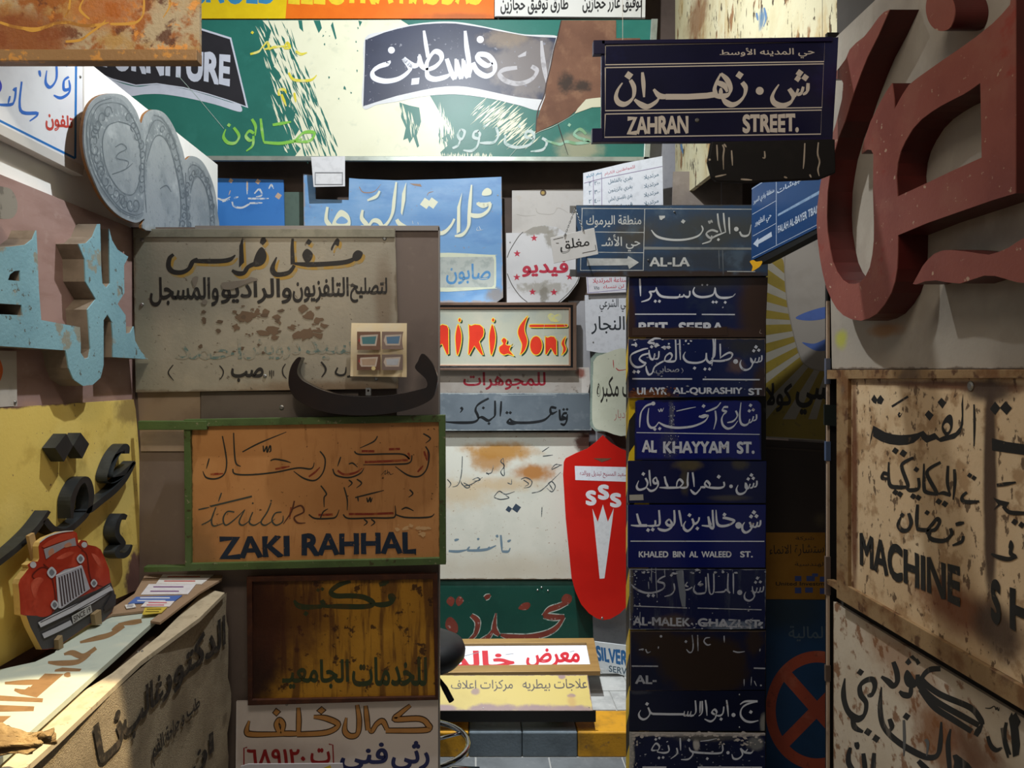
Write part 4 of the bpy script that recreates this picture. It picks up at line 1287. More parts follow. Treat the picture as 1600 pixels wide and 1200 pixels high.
S = Sign('white_plaque_with_hole', 'cracked white plaster plaque with a hole behind the round star sign', 'plaque', front(850, 330, 3.90))
S.at(600, 230, 4)
S.panel('800,270 960,265 1245,262 1245,640 800,640', lambda: mat('plaque_white', 'cfcbc6', 0.6, 0, [N('bab6b0', 5, 0.45, 0.7, 0.5), N('c8beb2', 18, 0.6, 0.75, 0.5)], 0.1, sign=S), 0.012)
S.paint('o 995,285,20', '5a4636', name='hole')
S.paint('o 993,285,11', 'b89a50', name='nail')
S.paint('950,380 960,410 1010,420 1060,415 1090,380 1150,410; 830,420 880,430 950,425', 'a8a29a', 3, name='crack')

S = Sign('round_star_sign', 'white video sign with red stars and worn world map outline', 'sign', front(850, 420, 3.84))
S.at(600, 230, 4)
m = lambda: mat('video_white', 'dadadc', 0.4, 0, [N('cccccf', 7, 0.45, 0.7, 0.4), ('b', '9a958a', 838, 359, 26, 7, 0.35, 0.9, 40, 2.4), ('b', '9a958a', 862, 372, 9, 14, 0.35, 0.85, 40, 2.0), ('b', 'a8a49a', 848, 450, 34, 9, 0.4, 0.8, 40, 2.8), ('b', '8a857a', 850, 460, 7, 14, 0.35, 0.85, 40, 2.0)], sign=S)
S.panel('762,536 870,534 930,500 1000,488 1080,500 1150,545 1210,615 1238,700 1238,770 1210,850 1150,930 1105,968 768,970', m, 0.008)
S.paint('1232,745,1 1212,830 1160,905 1090,970,1; 770,790,1 800,860 850,930 895,968,1; 770,690,1 790,640 840,560 870,530,1', '55504c', 5, 0, 1.0, 'ring_line')


def star(x, y, r):
    return 'p ' + ' '.join('%.0f,%.0f' % (x + (r if i % 2 == 0 else r * 0.4) * math.sin(i * math.pi / 5), y - (r if i % 2 == 0 else r * 0.4) * math.cos(i * math.pi / 5)) for i in range(10))


for x, y in ((938, 568), (832, 665), (830, 813), (928, 905), (1062, 907), (1160, 810)):
    S.paint(star(x, y, 24), mat('star_red', 'c03048', 0.4) if x == 938 else bpy.data.materials['star_red'], name='red_star')
S.text([('فيديو', (862, 700, 1152, 812))], bpy.data.materials['star_red'], bold=0.035)
S.screws([(788, 595)], 5)

# price list paper
S = Sign('price_list_paper', 'tilted white paper price list with red heading and columns of blue handwriting', 'paper', front(975, 300, 3.66))
S.at(900, 230, 4)
S.panel('45,162 300,100 540,55 548,560 45,560', flat('dfe4ee', 0.5), 0.002, 'sheet')
S.text([('للمواطنين الكرام', [(178, 158), (365, 110), (370, 140), (180, 182)])], 'c0566a', bold=0.01)
TB = '4a86a8'
S.text([('سعر الكيلو', [(62, 172), (160, 148), (162, 170), (66, 196)])], TB, bold=0.02)
rows = [(195, 'بقري بالفلفل', '٢٠٠'), (250, 'بقري بالزيتون', '٣٠٠'), (305, 'بقري بالفستق الحلبي', '٤٠٠'), (360, 'قريط لحم', '٥٠٠')]
for y, a, n_ in rows:
    S.text([(a, [(200, y + 8), (352, y - 18), (354, y + 18), (202, y + 46)]), ('مرتديلا', [(424, y - 20), (515, y - 40), (517, y - 8), (426, y + 14)]), (n_, [(115, y + 18), (150, y + 14), (150, y + 40), (115, y + 44)]), ('٢', [(80, y + 22), (95, y + 20), (95, y + 46), (80, y + 48)])], '4a6a80', bold=0.008)
S.paint('= 50,225 160,196 540,120;= 108,180 110,560;= 160,165 162,560', '8a7aa0', 3.5, name='ruled_line')

# lower paper and small white signs
S = Sign('red_notice_paper', 'white paper strip with red handwriting just left of the top of the pillar', 'paper', front(950, 448, 3.80))
S.at(900, 230, 4)
S.panel('62,780 345,780 345,905 70,915', flat('dddce4', 0.5), 0.002, 'sheet')
S.text([('صناعة المرتديلا', [(105, 818), (330, 812), (330, 850), (105, 856)]), ('لن ننساه', [(170, 862), (300, 856), (300, 884), (172, 890)])], 'c04858', bold=0.015)
S.paint('= 70,805 78,910;= 70,912 345,885;= 70,812 345,806', '8c84b0', 3.5, name='ruled_line')
S.text([('٧٨٥', (112, 868, 146, 890))], '3a4a58', bold=0.02)

S = Sign('carpenter_sign', 'white sign with black Arabic lettering under the red handwritten paper', 'sign', front(950, 505, 3.83))
S.at(900, 230, 4)
S.panel('55,925 345,905 345,1300 170,1290 65,1270 58,1100', flat('d8dbe2', 0.45), 0.006)
S.text([('ـمي الشرعي', (148, 945, 345, 1030)), ('والنجار', (95, 1055, 350, 1170))], '2a3038', bold=0.012)
S.screws([(108, 1220), (85, 948)], 5)

S = Sign('rounded_cream_sign', 'cream sign with rounded corners and black lettering left of the pillar', 'sign', front(955, 612, 3.78))
S.at(900, 500, 4)
m = lambda: mat('rounded_frame', '8a9a90', 0.5, 0, [N('6d7d74', 20, 0.45, 0.65, 0.8), N('b8c0b4', 30, 0.6, 0.7, 0.7)], sign=S)
S.panel('92,240 125,205 345,205 345,698 120,695 88,660', m, 0.006)
S.paint('f 108,300 112,255 165,215 345,212 345,690 165,690 110,660 100,560', mat('rounded_cream', 'cdd0bc', 0.45, 0, [N('bcc0aa', 8, 0.45, 0.7, 0.5), N('7a7464', 60, 0.71, 0.74, 0.8)]), name='cream_field')
S.text([('ت مكبره', [(130, 350), (350, 350), (350, 520), (130, 520)])], '2a2824', bold=0.012)
S.paint('250,300 270,315 320,308; 232,250 236,300', 'b8403c', 7)
S.text([('الادبار', (238, 560, 345, 630))], 'b88078', bold=0.0)

# framed painted sign with red letters
S = Sign('framed_red_letter_sign', 'cream sign with fat red yellow-edged letters in a brown and black frame', 'sign', front(790, 525, 3.80))
S.at(680, 470, 6.154)
S.panel('-250,50 1310,50 1310,640 -250,640', lambda: mat('sons_cream', 'a6a898', 0.35, 0, [N('959c94', 5, 0.42, 0.68, 0.7), N('b4ae9c', 3, 0.5, 0.75, 0.6)], sign=S), 0.01)
S.frame(parse('-260,18 1355,18 1355,668 -260,668'), parse('-260,44 1322,44 1322,645 -260,645'), mat('frame_brown', '6a5446', 0.4, 0.1, [N('4f3e34', 14, 0.45, 0.7, 0.5)]), 0.03, 0.016, 'outer_frame')
S.frame(parse('-259,45 1321,45 1321,644 -259,644'), parse('-259,62 1302,62 1302,628 -259,628'), mat('frame_black', '1c1c1e', 0.3, 0.3), 0.02, 0.012, 'middle_frame')
S.frame(parse('-258,62 1301,62 1301,627 -258,627'), parse('-258,78 1284,78 1284,615 -258,615'), mat('frame_copper', 'a07c64', 0.35, 0.3), 0.016, 0.008, 'inner_frame')


def ell(cx, cy, rx, ry):
    return 'f ' + ' '.join('%.0f,%.0f' % (cx + rx * math.cos(i * math.pi / 6), cy + ry * math.sin(i * math.pi / 6)) for i in range(12))


RL = ';'.join(['p -120,240 -80,225 -40,260 -10,330 20,250 70,225 115,238 130,270 132,510 110,520 65,415 40,430 -20,520 -80,420 -120,510', 'f 222,225 245,280 255,350 245,440 222,518 205,515 196,440 192,340 205,260',
               'p 320,225 345,238 380,225 430,230 462,258 470,300 462,345 425,392 465,520 442,520 376,435 328,522 316,515 325,350', 'f 550,225 572,280 582,350 572,440 548,518 532,515 522,440 518,340 532,260',
               'f 660,355 690,380 682,420 735,428 745,415 715,465 735,500 758,532 700,512 660,522 620,495 614,445 650,415 636,382', 'f 892,145 850,185 805,250 793,310 812,370 832,420 825,480 815,520 850,495 875,450 888,380 862,290 868,220',
               'f 905,240 920,226 1080,226 1255,226 1272,240 1255,254 1080,256 920,256', ell(970, 430, 60, 92), 'p 1056,340 1080,352 1110,340 1145,345 1168,380 1170,522 1146,518 1112,455 1072,518 1056,512', 'f 1258,342 1225,375 1212,415 1228,455 1222,500 1212,525 1245,500 1262,460 1244,405',
               ell(235, 185, 14, 20), ell(557, 185, 14, 20)])
RED_ = mat('letter_red', 'c83420', 0.35, 0, [N('b82a1a', 8, 0.45, 0.7, 0.5)])
S.paint(RL, mat('letter_drop_green', '24382a', 0.4), dx=16, dy=14, name='letter_shadow')
S.paint(RL, RED_)
YE = mat('letter_edge_yellow', 'dcc23a', 0.35)
edge = []
for part in RL.split(';'):
    tk = part.split()
    q = parse(' '.join(tk[1:]))
    q = smooth(q, True, 4) if tk[0] == 'f' else q
    edge.append('= ' + ' '.join('%.1f,%.1f' % p for p in q + [q[0]]))
S.paint(';'.join(edge), YE, 7, name='letter_edge')
S.paint('1070,110 1090,90 1160,85 1230,85 1240,230 1270,250; 1160,85 1165,330; 1050,230 1045,330 1160,310 1270,320; 1070,110 1050,230', 'a8b4a8', 4, name='old_tape_edge')
S.paint('f 1080,150 1110,120 1150,135 1200,120 1220,160 1190,200 1120,200', mat('tape_yellow', 'c4bf7a', 0.4, 0, [N('b0b4a0', 40, 0.5, 0.62, 0.9)]), name='torn_sticker')

S = Sign('jewellery_sign', 'weathered white sign with red Arabic word below the framed red-letter sign', 'sign', front(790, 597, 3.84))
S.at(680, 470, 6.154)
S.panel('-250,640 1480,640 1490,780 1470,888 -250,888', lambda: mat('jewel_white', 'cfc9c2', 0.45, 0, [N('b8aca2', 6, 0.45, 0.7, 0.6), N('8a7a70', 22, 0.62, 0.72, 0.8), ('b', '8a4a3a', 908, 583, 8, 7, 0.5, 0.9, 30, 1.6)], sign=S), 0.008)
S.text([('للمجوهرات', (270, 682, 1062, 858))], mat('jewel_red', 'b03040', 0.4, 0, [N('c86878', 30, 0.55, 0.7, 0.6)]), bold=0.02)

S = Sign('grey_bank_sign', 'dark grey metal sign with black Arabic lettering under the red-word sign', 'sign', front(800, 643, 3.82))
S.at(680, 470, 6.154)
S.panel('-250,886 1480,886 1505,1245 -250,1250', lambda: mat('bank_grey', '656f77', 0.42, 0.15, [N('566068', 4, 0.42, 0.7, 0.7), N('7b848a', 10, 0.55, 0.75, 0.6), ('e', 'a0a8a8', 0.008, 0.8, 30)], sign=S), 0.008)
KB = mat('bank_black', '16191c', 0.4, 0, [N('23272a', 12, 0.5, 0.7, 0.5)])
S.paint('1268,1080 1235,1085 1225,1115 1262,1130 1272,1090; 1268,1110 1262,1160 1238,1192 1205,1180; 1195,1045 1202,1130 1222,1140 1262,1135; 1165,1032 1115,1025 1108,1060 1125,1085 1172,1062; 1120,1080 1050,1145 930,1170 790,1172 740,1160 722,1132; 722,1132 695,1165 740,1182 800,1175; d 690,1076,17 722,1076,17; d 1235,1045,15 1268,1044,15; 635,965 630,1050 625,1112; 575,960 576,1050 572,1105 545,1132; 548,1130 508,1152 450,1120 415,1130; d 517,1180,16 463,1030,16; 515,938 445,975 400,1012 388,1055 408,1100 412,1140 360,1168 230,1172 100,1165; 245,1025 260,1045 240,1075', KB, 29, 60, 0.5)
S.paint('245,890 250,900 370,900; 640,910 1130,905 1130,930', '9aa4a8', 4, name='scratch')

# white rusty sign
S = Sign('rust_stained_white_sign', 'white sign with brown rust stains and outlined scratched lettering', 'sign', front(790, 790, 3.85))
m = lambda: mat('stained_white', 'd0d0c4', 0.45, 0, [N('c2c4b8', 4, 0.45, 0.7, 0.6), ('b', 'b0803c', 780, 705, 50, 13, 0.5, 0.95, 16, 1.5), ('b', 'ab7c40', 765, 722, 26, 14, 0.5, 0.85, 18, 1.5), ('b', 'ab7234', 835, 738, 30, 12, 0.5, 0.95, 18, 1.4), ('b', 'c0a070', 790, 757, 50, 10, 0.7, 0.6, 20, 1.6), ('b', 'c2a87c', 720, 770, 45, 20, 0.8, 0.6, 22, 1.6), ('b', '5a4238', 912, 692, 12, 16, 0.4, 1.0, 24, 1.6), ('e', '6a5646', 0.006, 0.9, 26), N('8a6a48', 70, 0.7, 0.75, 0.7), ('b', 'b4a68c', 790, 890, 110, 20, 0.9, 0.5, 10, 1.2)], 0.06, sign=S)
S.panel([(640, 674), (920, 676), (921, 905), (640, 905)], m, 0.01)
S.at(650, 680, 5)
SL = mat('scratch_slate', '3c4448', 0.5, 0, [N('8a8f8c', 50, 0.56, 0.66, 0.8)])
S.paint('362,165 355,300 330,385 285,405; 245,345 272,380 255,410; 372,372 420,400 395,412 360,382 350,360; 380,395 430,385 520,330; 440,350 480,332 500,350 450,360; 548,300 590,292 605,235; 550,292 570,310; 680,180 662,205 690,240 662,288 690,312 682,180; 715,372 745,382 746,345; 610,480 650,438 700,462 772,440; 610,486 660,502 725,490 700,470; 820,345 860,332 905,360 890,402 842,412; 840,350 880,380 850,400; 905,452 960,440 1005,410 1132,288; 1058,265 1090,230 1140,235; 1060,270 1140,230; 1030,380 1060,362 1088,400 1062,442 1020,412; 1040,380 1070,430; 985,560 980,640; 990,165 1070,155; 985,130 1040,92', SL, 9, 60, 0.7)
S.paint('d 725,578,26 785,570,36', '364454', 10)
S.paint('255,905 330,908 400,895; 400,900 480,900 560,890 625,862; 662,780 668,850 672,908; 672,908 720,908 736,880; 480,890 500,870; 400,895 420,870; 300,822 335,812; 478,815 495,806; 628,780 640,798; 715,832 742,818; 560,890 575,870', mat('slate_blue', '6c8290', 0.5), 22, 60, 0.6)

# red shield sign
S = Sign('red_shield_sign', 'red shield-shaped sign with white letters SSS above a white three-pointed fork', 'sign', front(942, 820, 3.765))
S.at(0, 0, 1)
S.panel('942,680 932,690 918,701 900,708 884,716 881,722 880,742 884,810 889,860 893,902 899,924 908,944 920,958 932,966 942,969 954,967 968,959 982,945 994,925 1000,902 1004,860 1008,810 1010,742 1008,722 1004,716 988,708 970,701 955,692', lambda: mat('shield_red', 'c22018', 0.3, 0, [N('b01a14', 4, 0.45, 0.7, 0.5)], sign=S), 0.006)
S.text([('S', (915, 766, 932, 790)), ('S', (934, 757, 952, 781)), ('S', (953, 770, 971, 793))], 'd8d8dc', bold=0.06)
S.at(900, 780, 4).paint('p 102,58 136,142 168,33 199,142 236,55 226,140 178,495 148,497 112,140', 'd2d4d6', name='fork_emblem')
S.at(0, 0, 1).paint('p 898,728 986,730 986,753 899,750', 'dcdfe6', name='white_label')
S.text([('سعيد المسيح تبديل ووالده', [(906, 735), (980, 737), (980, 748), (906, 746)])], 'a05060', bold=0.01)
S.paint('p 927,716 956,716 950,719 940,722 934,719', '6a4a38', name='metal_badge')
S.screws([(941, 966)], 2)
mb = MB()
u, v = S.c(938, 800)
mb.box((u - 0.02, v - 0.02, -0.083), (u + 0.02, v + 0.02, -0.007))
mb.build('standoff', METAL, S.root)

# dark green sign
S = Sign('dark_green_sign', 'dark green sign with brown white-edged Arabic lettering above the framed showroom sign', 'sign', front(800, 955, 3.86))
S.at(640, 900, 4)
S.panel('-40,28 1140,28 1148,440 -40,440', lambda: mat('deep_green', '14453a', 0.4, 0, [N('103c33', 4, 0.45, 0.7, 0.6), ('b', '3f6258', 800, 907, 150, 8, 0.7, 0.6, 20, 1.6), N('2a5a4e', 60, 0.7, 0.76, 0.6)], sign=S), 0.008)
GL = 'f 950,140 975,112 1012,125 1010,160 985,178 955,165; 985,165 930,190 870,212 835,250,0.8; 838,248 900,258 968,255,0.7; 965,255 920,320 850,360 740,382 640,382 570,368; 560,370,0.5 530,330 540,232,0.3; 520,340 490,382 435,405; 385,245,0.6 425,285 412,360 370,400; f 232,270 262,258 298,300 300,350 270,355 225,320; 470,140 505,118; f 680,205 705,172 742,165 755,185 730,212; f 230,160 255,128 282,150 262,190; f 288,155 312,125 338,155 305,188'
S.paint(GL, mat('edge_chalk', 'b0bab0', 0.5, 0, [N('5a7068', 40, 0.5, 0.65, 0.8)]), 52, 60, 0.6, 'letter_edge')
S.paint(GL, mat('brown_letter', '7a382c', 0.45, 0, [N('5f2a22', 10, 0.45, 0.7, 0.6), N('a8908a', 50, 0.64, 0.72, 0.7)]), 38, 60, 0.6)
S.screws([(800, 88), (865, 92), (825, 72)], 6)

# leaning framed sign and yellow veterinary sign
a, b, c = at(690, 1052, 3.49), at(938, 1052, 3.49), at(690, 1001, 3.70)
P = three(a, b, c)
S = Sign('gold_framed_sign', 'white sign with red Arabic lettering in a wide gold frame leaning on the pavement', 'sign', P)
S.at(640, 900, 4)
S.panel('-80,425 1112,432 1140,568 -80,580', flat('e4e6ec', 0.35), 0.008)
S.frame(parse('-120,410 1150,402 1192,610 -120,622'), parse('-118,440 1104,432 1130,566 -118,578'), mat('gold_frame', '9a7a45', 0.4, 0.2, [N('836536', 14, 0.45, 0.7, 0.5, (0.3, 3, 1))]), 0.025, 0.014)
S.text([('معرض', (728, 452, 1064, 574)), ('خالد', (250, 462, 656, 576))], mat('showroom_red', 'c02430', 0.35), bold=0.035)
S.paint('= 345,500 440,475;= 600,492 650,485;= 1000,476 1030,468', mat('showroom_grey', '8a8a90', 0.4), 4)

a, b, c = at(690, 1110, 3.17), at(926, 1110, 3.17), at(690, 1056, 3.32)
P = three(a, b, c)
S = Sign('yellow_vet_sign', 'pale yellow rust-edged sign with a line of black Arabic lettering lying on the kerb', 'sign', P)
S.at(640, 900, 4)
m = lambda: mat('vet_yellow', 'c0ab58', 0.5, 0, [N('b29c4c', 5, 0.45, 0.7, 0.5), ('b', '8a706c', 840, 1109, 30, 9, 0.35, 1.0, 14, 2.0), ('b', '8a706c', 770, 1108, 40, 8, 0.35, 1.0, 14, 2.0), ('b', '8a706c', 690, 1108, 30, 6, 0.35, 1.0, 14, 1.6), ('b', '8a706c', 895, 1110, 30, 8, 0.35, 1.0, 14, 1.6), ('b', '8a706c', 893, 1087, 6, 3, 0.4, 1.0, 20, 1.4), ('b', '8a706c', 878, 1057, 5, 4, 0.4, 1.0, 20, 1.4), ('b', '8a706c', 742, 1080, 6, 5, 0.4, 0.9, 20, 1.6), ('b', 'b08a4a', 893, 1096, 6, 8, 0.6, 0.7, 20, 1.4), ('e', '7a6258', 0.005, 1.0, 40)], sign=S)
S.panel('-120,622 1112,618 1146,842 -120,842', m, 0.01)
S.text([('علاجات بيطريه . مركزات اعلاف', [(258, 652), (1108, 640), (1112, 722), (258, 722)])], mat('vet_black', '3a3026', 0.5, 0, [N('8a7a4a', 60, 0.56, 0.66, 0.8)]), bold=0.012)
S.screws([(1122, 822), (460, 826)], 3)
LIP = mat('lip_dark', '15120f', 0.5)
inv = S.P.matrix().inverted()
for nm, lo, hi in (('front_lip', at(600, 1127, 3.172), at(931, 1111, 3.165)), ('support_block', Vector((-0.1, 3.30, 0.1035)), Vector((0.0, 3.35, 0.22))), ('support_block', Vector((0.3, 3.30, 0.1035)), Vector((0.4, 3.35, 0.22)))):
    mb = MB()
    mb.box((min(lo.x, hi.x), min(lo.y, hi.y), min(lo.z, hi.z)), (max(lo.x, hi.x), max(lo.y, hi.y), max(lo.z, hi.z)))
    mb.v = [tuple(inv @ Vector(v)) for v in mb.v]
    mb.build(nm, LIP, S.root)

S = Sign('service_sign', 'white sign with blue capitals standing on the pavement against the pillar', 'sign', Plane(at(955, 1030, 3.72), (1, 0.1, 0), (0, 0, 1)))
S.at(900, 980, 4)
S.panel('118,90 440,130 440,350 125,245', flat('d4dadc', 0.45), 0.008)
S.text([('SILVER', [(120, 112), (322, 146), (322, 246), (132, 210)])], '2a68a0', bold=0.05)
S.text([('SERVICE', [(205, 238), (390, 266), (390, 312), (205, 278)])], '4a6070', bold=0.02)

S = Sign('grey_corner_board', 'plain light grey board standing behind the blue-lettered service sign', 'board', front(955, 980, 3.86))
S.panel([(925, 955), (1000, 945), (1000, 1050), (930, 1040)], flat('a3a6ac', 0.5), 0.01)

# stool
st = bpy.data.objects.new('swivel_stool', None)
COL.objects.link(st)
sx, sy = -0.205, 2.86
st.location = (sx, sy, 0)
tagp(st, 'black round swivel stool with a chrome foot ring half behind the partition', 'stool')
mb = MB()
mb.lathe([(0.001, 0.60), (0.08, 0.602), (0.13, 0.597), (0.165, 0.58), (0.175, 0.555), (0.172, 0.53), (0.15, 0.505), (0.06, 0.495), (0.001, 0.495)], (0, 0, 0))
mb.build('seat', mat('stool_black', '101113', 0.5, 0, [N('18191b', 30, 0.45, 0.7, 0.5)]), st, True)
CHR = mat('chrome', 'b8bcc0', 0.12, 1.0)
mb = MB()
mb.lathe([(0.001, 0.496), (0.032, 0.495), (0.03, 0.25), (0.03, 0.08), (0.001, 0.08)])
mb.build('column', CHR, st, True)
mb = MB()
mb.tube([(0.185 * math.cos(t * math.pi / 16), 0.185 * math.sin(t * math.pi / 16), 0.2) for t in range(32)], 0.011, 8, True)
ring = mb.build('foot_ring', CHR, st, True)
for k in range(3):
    a = 0.5 + k * 2.094
    mb = MB()
    mb.tube([(0.025 * math.cos(a), 0.025 * math.sin(a), 0.2), (0.18 * math.cos(a), 0.18 * math.sin(a), 0.2)], 0.007)
    mb.build('ring_spoke', CHR, ring, True)
for k in range(5):
    a = 0.35 + k * 1.2566
    mb = MB()
    mb.tube([(0.02 * math.cos(a), 0.02 * math.sin(a), 0.1), (0.15 * math.cos(a), 0.15 * math.sin(a), 0.075), (0.24 * math.cos(a), 0.24 * math.sin(a), 0.06)], [0.02, 0.016, 0.012])
    leg = mb.build('leg', CHR, st, True)
    mb = MB()
    mb.lathe([(0.001, 0.06), (0.018, 0.055), (0.025, 0.03), (0.018, 0.006), (0.001, 0.0)], (0.24 * math.cos(a), 0.24 * math.sin(a), 0), 14)
    mb.build('caster', bpy.data.materials['stool_black'], leg, True)
mb = MB()
mb.tube([(0.0, -0.03, 0.47), (0.08, -0.05, 0.46), (0.10, -0.055, 0.43), (0.125, -0.06, 0.385)], [0.006, 0.007, 0.011, 0.011])
mb.build('lever', bpy.data.materials['stool_black'], st, True)
# ================================================================== street signs on the pillar
YC = 2.615
BLUE = '14204f'
GRP = 'street signs stacked on the pillar'


def street(name, label, pts, base, layers=(), rough=0.22, t=0.008):
    q = parse(pts)
    S = Sign(name, label, 'street sign', front(sum(p[0] for p in q) / len(q), sum(p[1] for p in q) / len(q), YC), GRP)
    S.at(0, 0, 1)
    S.panel(pts, lambda: mat('enamel_' + base, base, rough, 0, list(layers(S) if callable(layers) else layers), 0.05, sign=S), t, bevel=0.001)
    return S


GW = mat('enamel_white', 'd2d4da', 0.3, 0, [N('bcbec6', 20, 0.45, 0.7, 0.4), N('8a6a48', 50, 0.68, 0.76, 0.6)])
GY = mat('enamel_grey', 'a6a8b0', 0.35, 0, [N('6a6d78', 24, 0.5, 0.68, 0.7), N('7a6a58', 40, 0.62, 0.72, 0.6)])
K = 6.957
RUST = '3a2920'
S = street('street_sign', 'blue street sign turning brown at its right end, uppermost on the pillar', '983,433 1200,433 1196,527 982,527', '161f45',
           lambda s: [N('2a3448', 7, 0.5, 0.7, 0.6), ('b', RUST, 1190, 480, 34, 80, 0.4, 1.0, 9, 0.7), ('b', '3f2c22', 1090, 525, 130, 13, 0.3, 1.0, 14, 0.7), ('b', '3a3b3e', 1110, 440, 50, 14, 0.7, 0.8, 12, 1.2), ('b', RUST, 985, 500, 8, 50, 0.5, 0.9, 14, 0.8)])
S.at(975, 430, K)
S.paint('172,38 176,130 180,228; 715,170 712,220 685,237 650,220; 652,205 640,230 602,238; 608,205 590,238 520,242 430,235 385,215 358,175 350,130; 355,135 330,175 275,175; 275,175 295,215 270,262 188,290; 768,130 752,175 775,218 840,238 930,228 975,200 990,130; 990,140 1000,205 1040,242 1120,245 1180,232; d 340,283,19 385,283,19 968,292,18 1003,292,18 1100,295,18', GW, 27, 60, 0.45)
S.paint('1180,234 1212,200; d 850,105,12; d 905,105,12; 1070,345 1080,355', GY, 20)
S.paint('= 120,424 785,424;= 845,426 1205,428', GW, 13)
S.text([('BEIT', (158, 510, 480, 640)), ('SEERA', (592, 510, 1088, 640))], GW, bold=0.045)
S.paint('p 90,572 300,560 480,580 700,562 900,578 1120,560 1130,655 90,655', mat('rust_strip', '3f2c22', 0.5, 0, [N('33241c', 10, 0.45, 0.7, 0.6)]), name='rust_patch')
S.paint('1485,590 1475,625 1500,635', 'a08a78', 8, name='scratch')

S = street('street_sign', 'chipped blue street sign with rusty lower edge, second from top of the pillar', '982,529 1196,529 1196,619 981,622', '16214c',
           lambda s: [N('1d2a50', 6, 0.45, 0.7, 0.5), N('3a4250', 10, 0.58, 0.75, 0.5), ('b', '4a2c1c', 1015, 618, 34, 9, 0.35, 1.0, 26, 1.6), ('b', '7a4424', 1008, 617, 26, 6, 0.5, 0.9, 60, 2.2), ('b', '3a2a22', 1190, 600, 12, 30, 0.5, 0.9, 16, 1.2), ('b', '33322f', 1170, 540, 40, 14, 0.6, 0.8, 16, 1.4), ('b', '6a5248', 1150, 572, 12, 10, 0.6, 0.8, 24, 1.4), ('e', '7a6a58', 0.004, 0.8, 30)])
S.at(975, 430, K)
S.paint('1498,870 1495,925 1465,945; 1472,890 1458,940 1425,948; 1432,900 1415,945 1385,935 1375,895; 1380,905 1398,960 1370,1012 1320,1030 1280,1010 1262,965 1275,920; d 1435,780,22 1410,822,20 1465,815,20; o 1213,938,26; 1045,745 1048,900; 955,930 1060,932 1150,908 1178,862 1145,842 1090,868 1042,905; 968,690 975,800 955,985; 992,690 985,870 950,905; 955,920 930,950; 895,845 900,920 940,955 955,940; 895,845 880,920 800,952 700,945 655,910 648,872 668,832; d 767,1010,20 880,1020,19 930,1020,19; 605,700 612,920; 560,700 565,860 555,930 480,938 440,928; 440,930 455,880 500,848 522,880 490,928 440,935; 440,930 380,960 330,1000 308,1060 270,1080 245,1030 240,985',
        GW, 25, 60, 0.5)
S.paint('380,825 372,900 330,912; 335,850 320,912 290,905 275,860 272,812; 275,850 200,870 168,910 205,945 235,960 195,992 130,998 85,962 68,905 90,855 200,808 262,795; d 300,778,20 345,770,20 322,742,18; d 442,795,18 487,790,18; d 110,1050,22 155,1050,22; 270,720 330,690 400,690', GW, 25, 60, 0.5)
S.text([('صحابي', (345, 985, 600, 1090))], GY, bold=0.015)
S.paint('335,1010 322,1040 338,1065; 625,1010 642,1040 625,1065', GY, 9)
S.paint('= 90,1126 740,1128;= 855,1132 1475,1136', GW, 16)
S.at(975, 600, K)
S.text([('ULAYR', (140, 35, 465, 118)), ('AL-QURASHIY', (530, 35, 1288, 122)), ('ST', (1350, 45, 1502, 122))], GW, bold=0.04)

S.at(0, 0, 1).chips((990, 530, 1080, 545), 26, 3.2, GW, 31)
S.chips((985, 605, 1060, 620), 30, 3, mat('rust_flake', '6a3c22', 0.7), 32)
S.chips((985, 540, 1190, 618), 22, 1.6, GY, 33)
S = street('street_sign', 'deep blue street sign with rounded upper corners and a speckled scratch on the pillar', '993,628 998,625 1184,626 1190,631 1190,719 992,719', '131c66',
           lambda s: [N('10185a', 5, 0.45, 0.7, 0.5), ('b', '5a5c70', 1049, 645, 3.5, 22, 0.5, 0.9, 90, 2.4), ('b', '3a3e58', 1045, 695, 12, 20, 0.6, 0.7, 80, 2.6), ('e', '0f1430', 0.008, 0.8, 20)], t=0.014)
S.at(975, 600, K)
mb = MB()
mb.prism([[S.c(*p) for p in parse('112,220 140,185 148,200 140,830 70,832 112,800')]], -0.016, -0.0141)
mb.build('bent_edge', mat('lit_edge_yellow', 'a8a268', 0.4, 0, [N('7a7448', 20, 0.45, 0.7, 0.6)]), S.root)  # left edge catching light, its brightness put into the pale yellow colour
S.paint('1440,330 1438,382 1402,402; 1408,350 1392,402 1362,425; 1368,380 1350,430 1308,448 1270,422 1258,340 1272,200; d 1375,232,21 1362,292,20 1405,280,20; 1215,290 1232,345 1190,402 1122,420; 1132,250 1088,252 1072,285 1112,302 1082,332 1062,385 1078,450 1130,485 1190,460 1238,398; 992,290 1000,390 975,492; 1052,200 1010,250 950,280 890,300; 912,348 870,340 812,358; 815,350 860,360 912,345 880,402 780,450 680,470 560,475 450,455 375,415; 378,415 335,468 290,472 262,430 258,350 270,262; o 318,212,22; 335,215 290,218 235,242 190,300 175,370 170,472; d 865,240,22; d 335,492,20 388,485,20', GW, 27, 60, 0.42)
S.paint('570,295 680,270 780,250; 372,275 388,300 402,270 412,298 432,258', GW, 13, 60, 0.7)
S.paint('= 135,528 1475,548', GW, 9)
S.text([('AL', (192, 606, 362, 748)), ('KHAYYAM', (425, 618, 1142, 758)), ('ST.', (1225, 625, 1420, 760))], GW, bold=0.05)

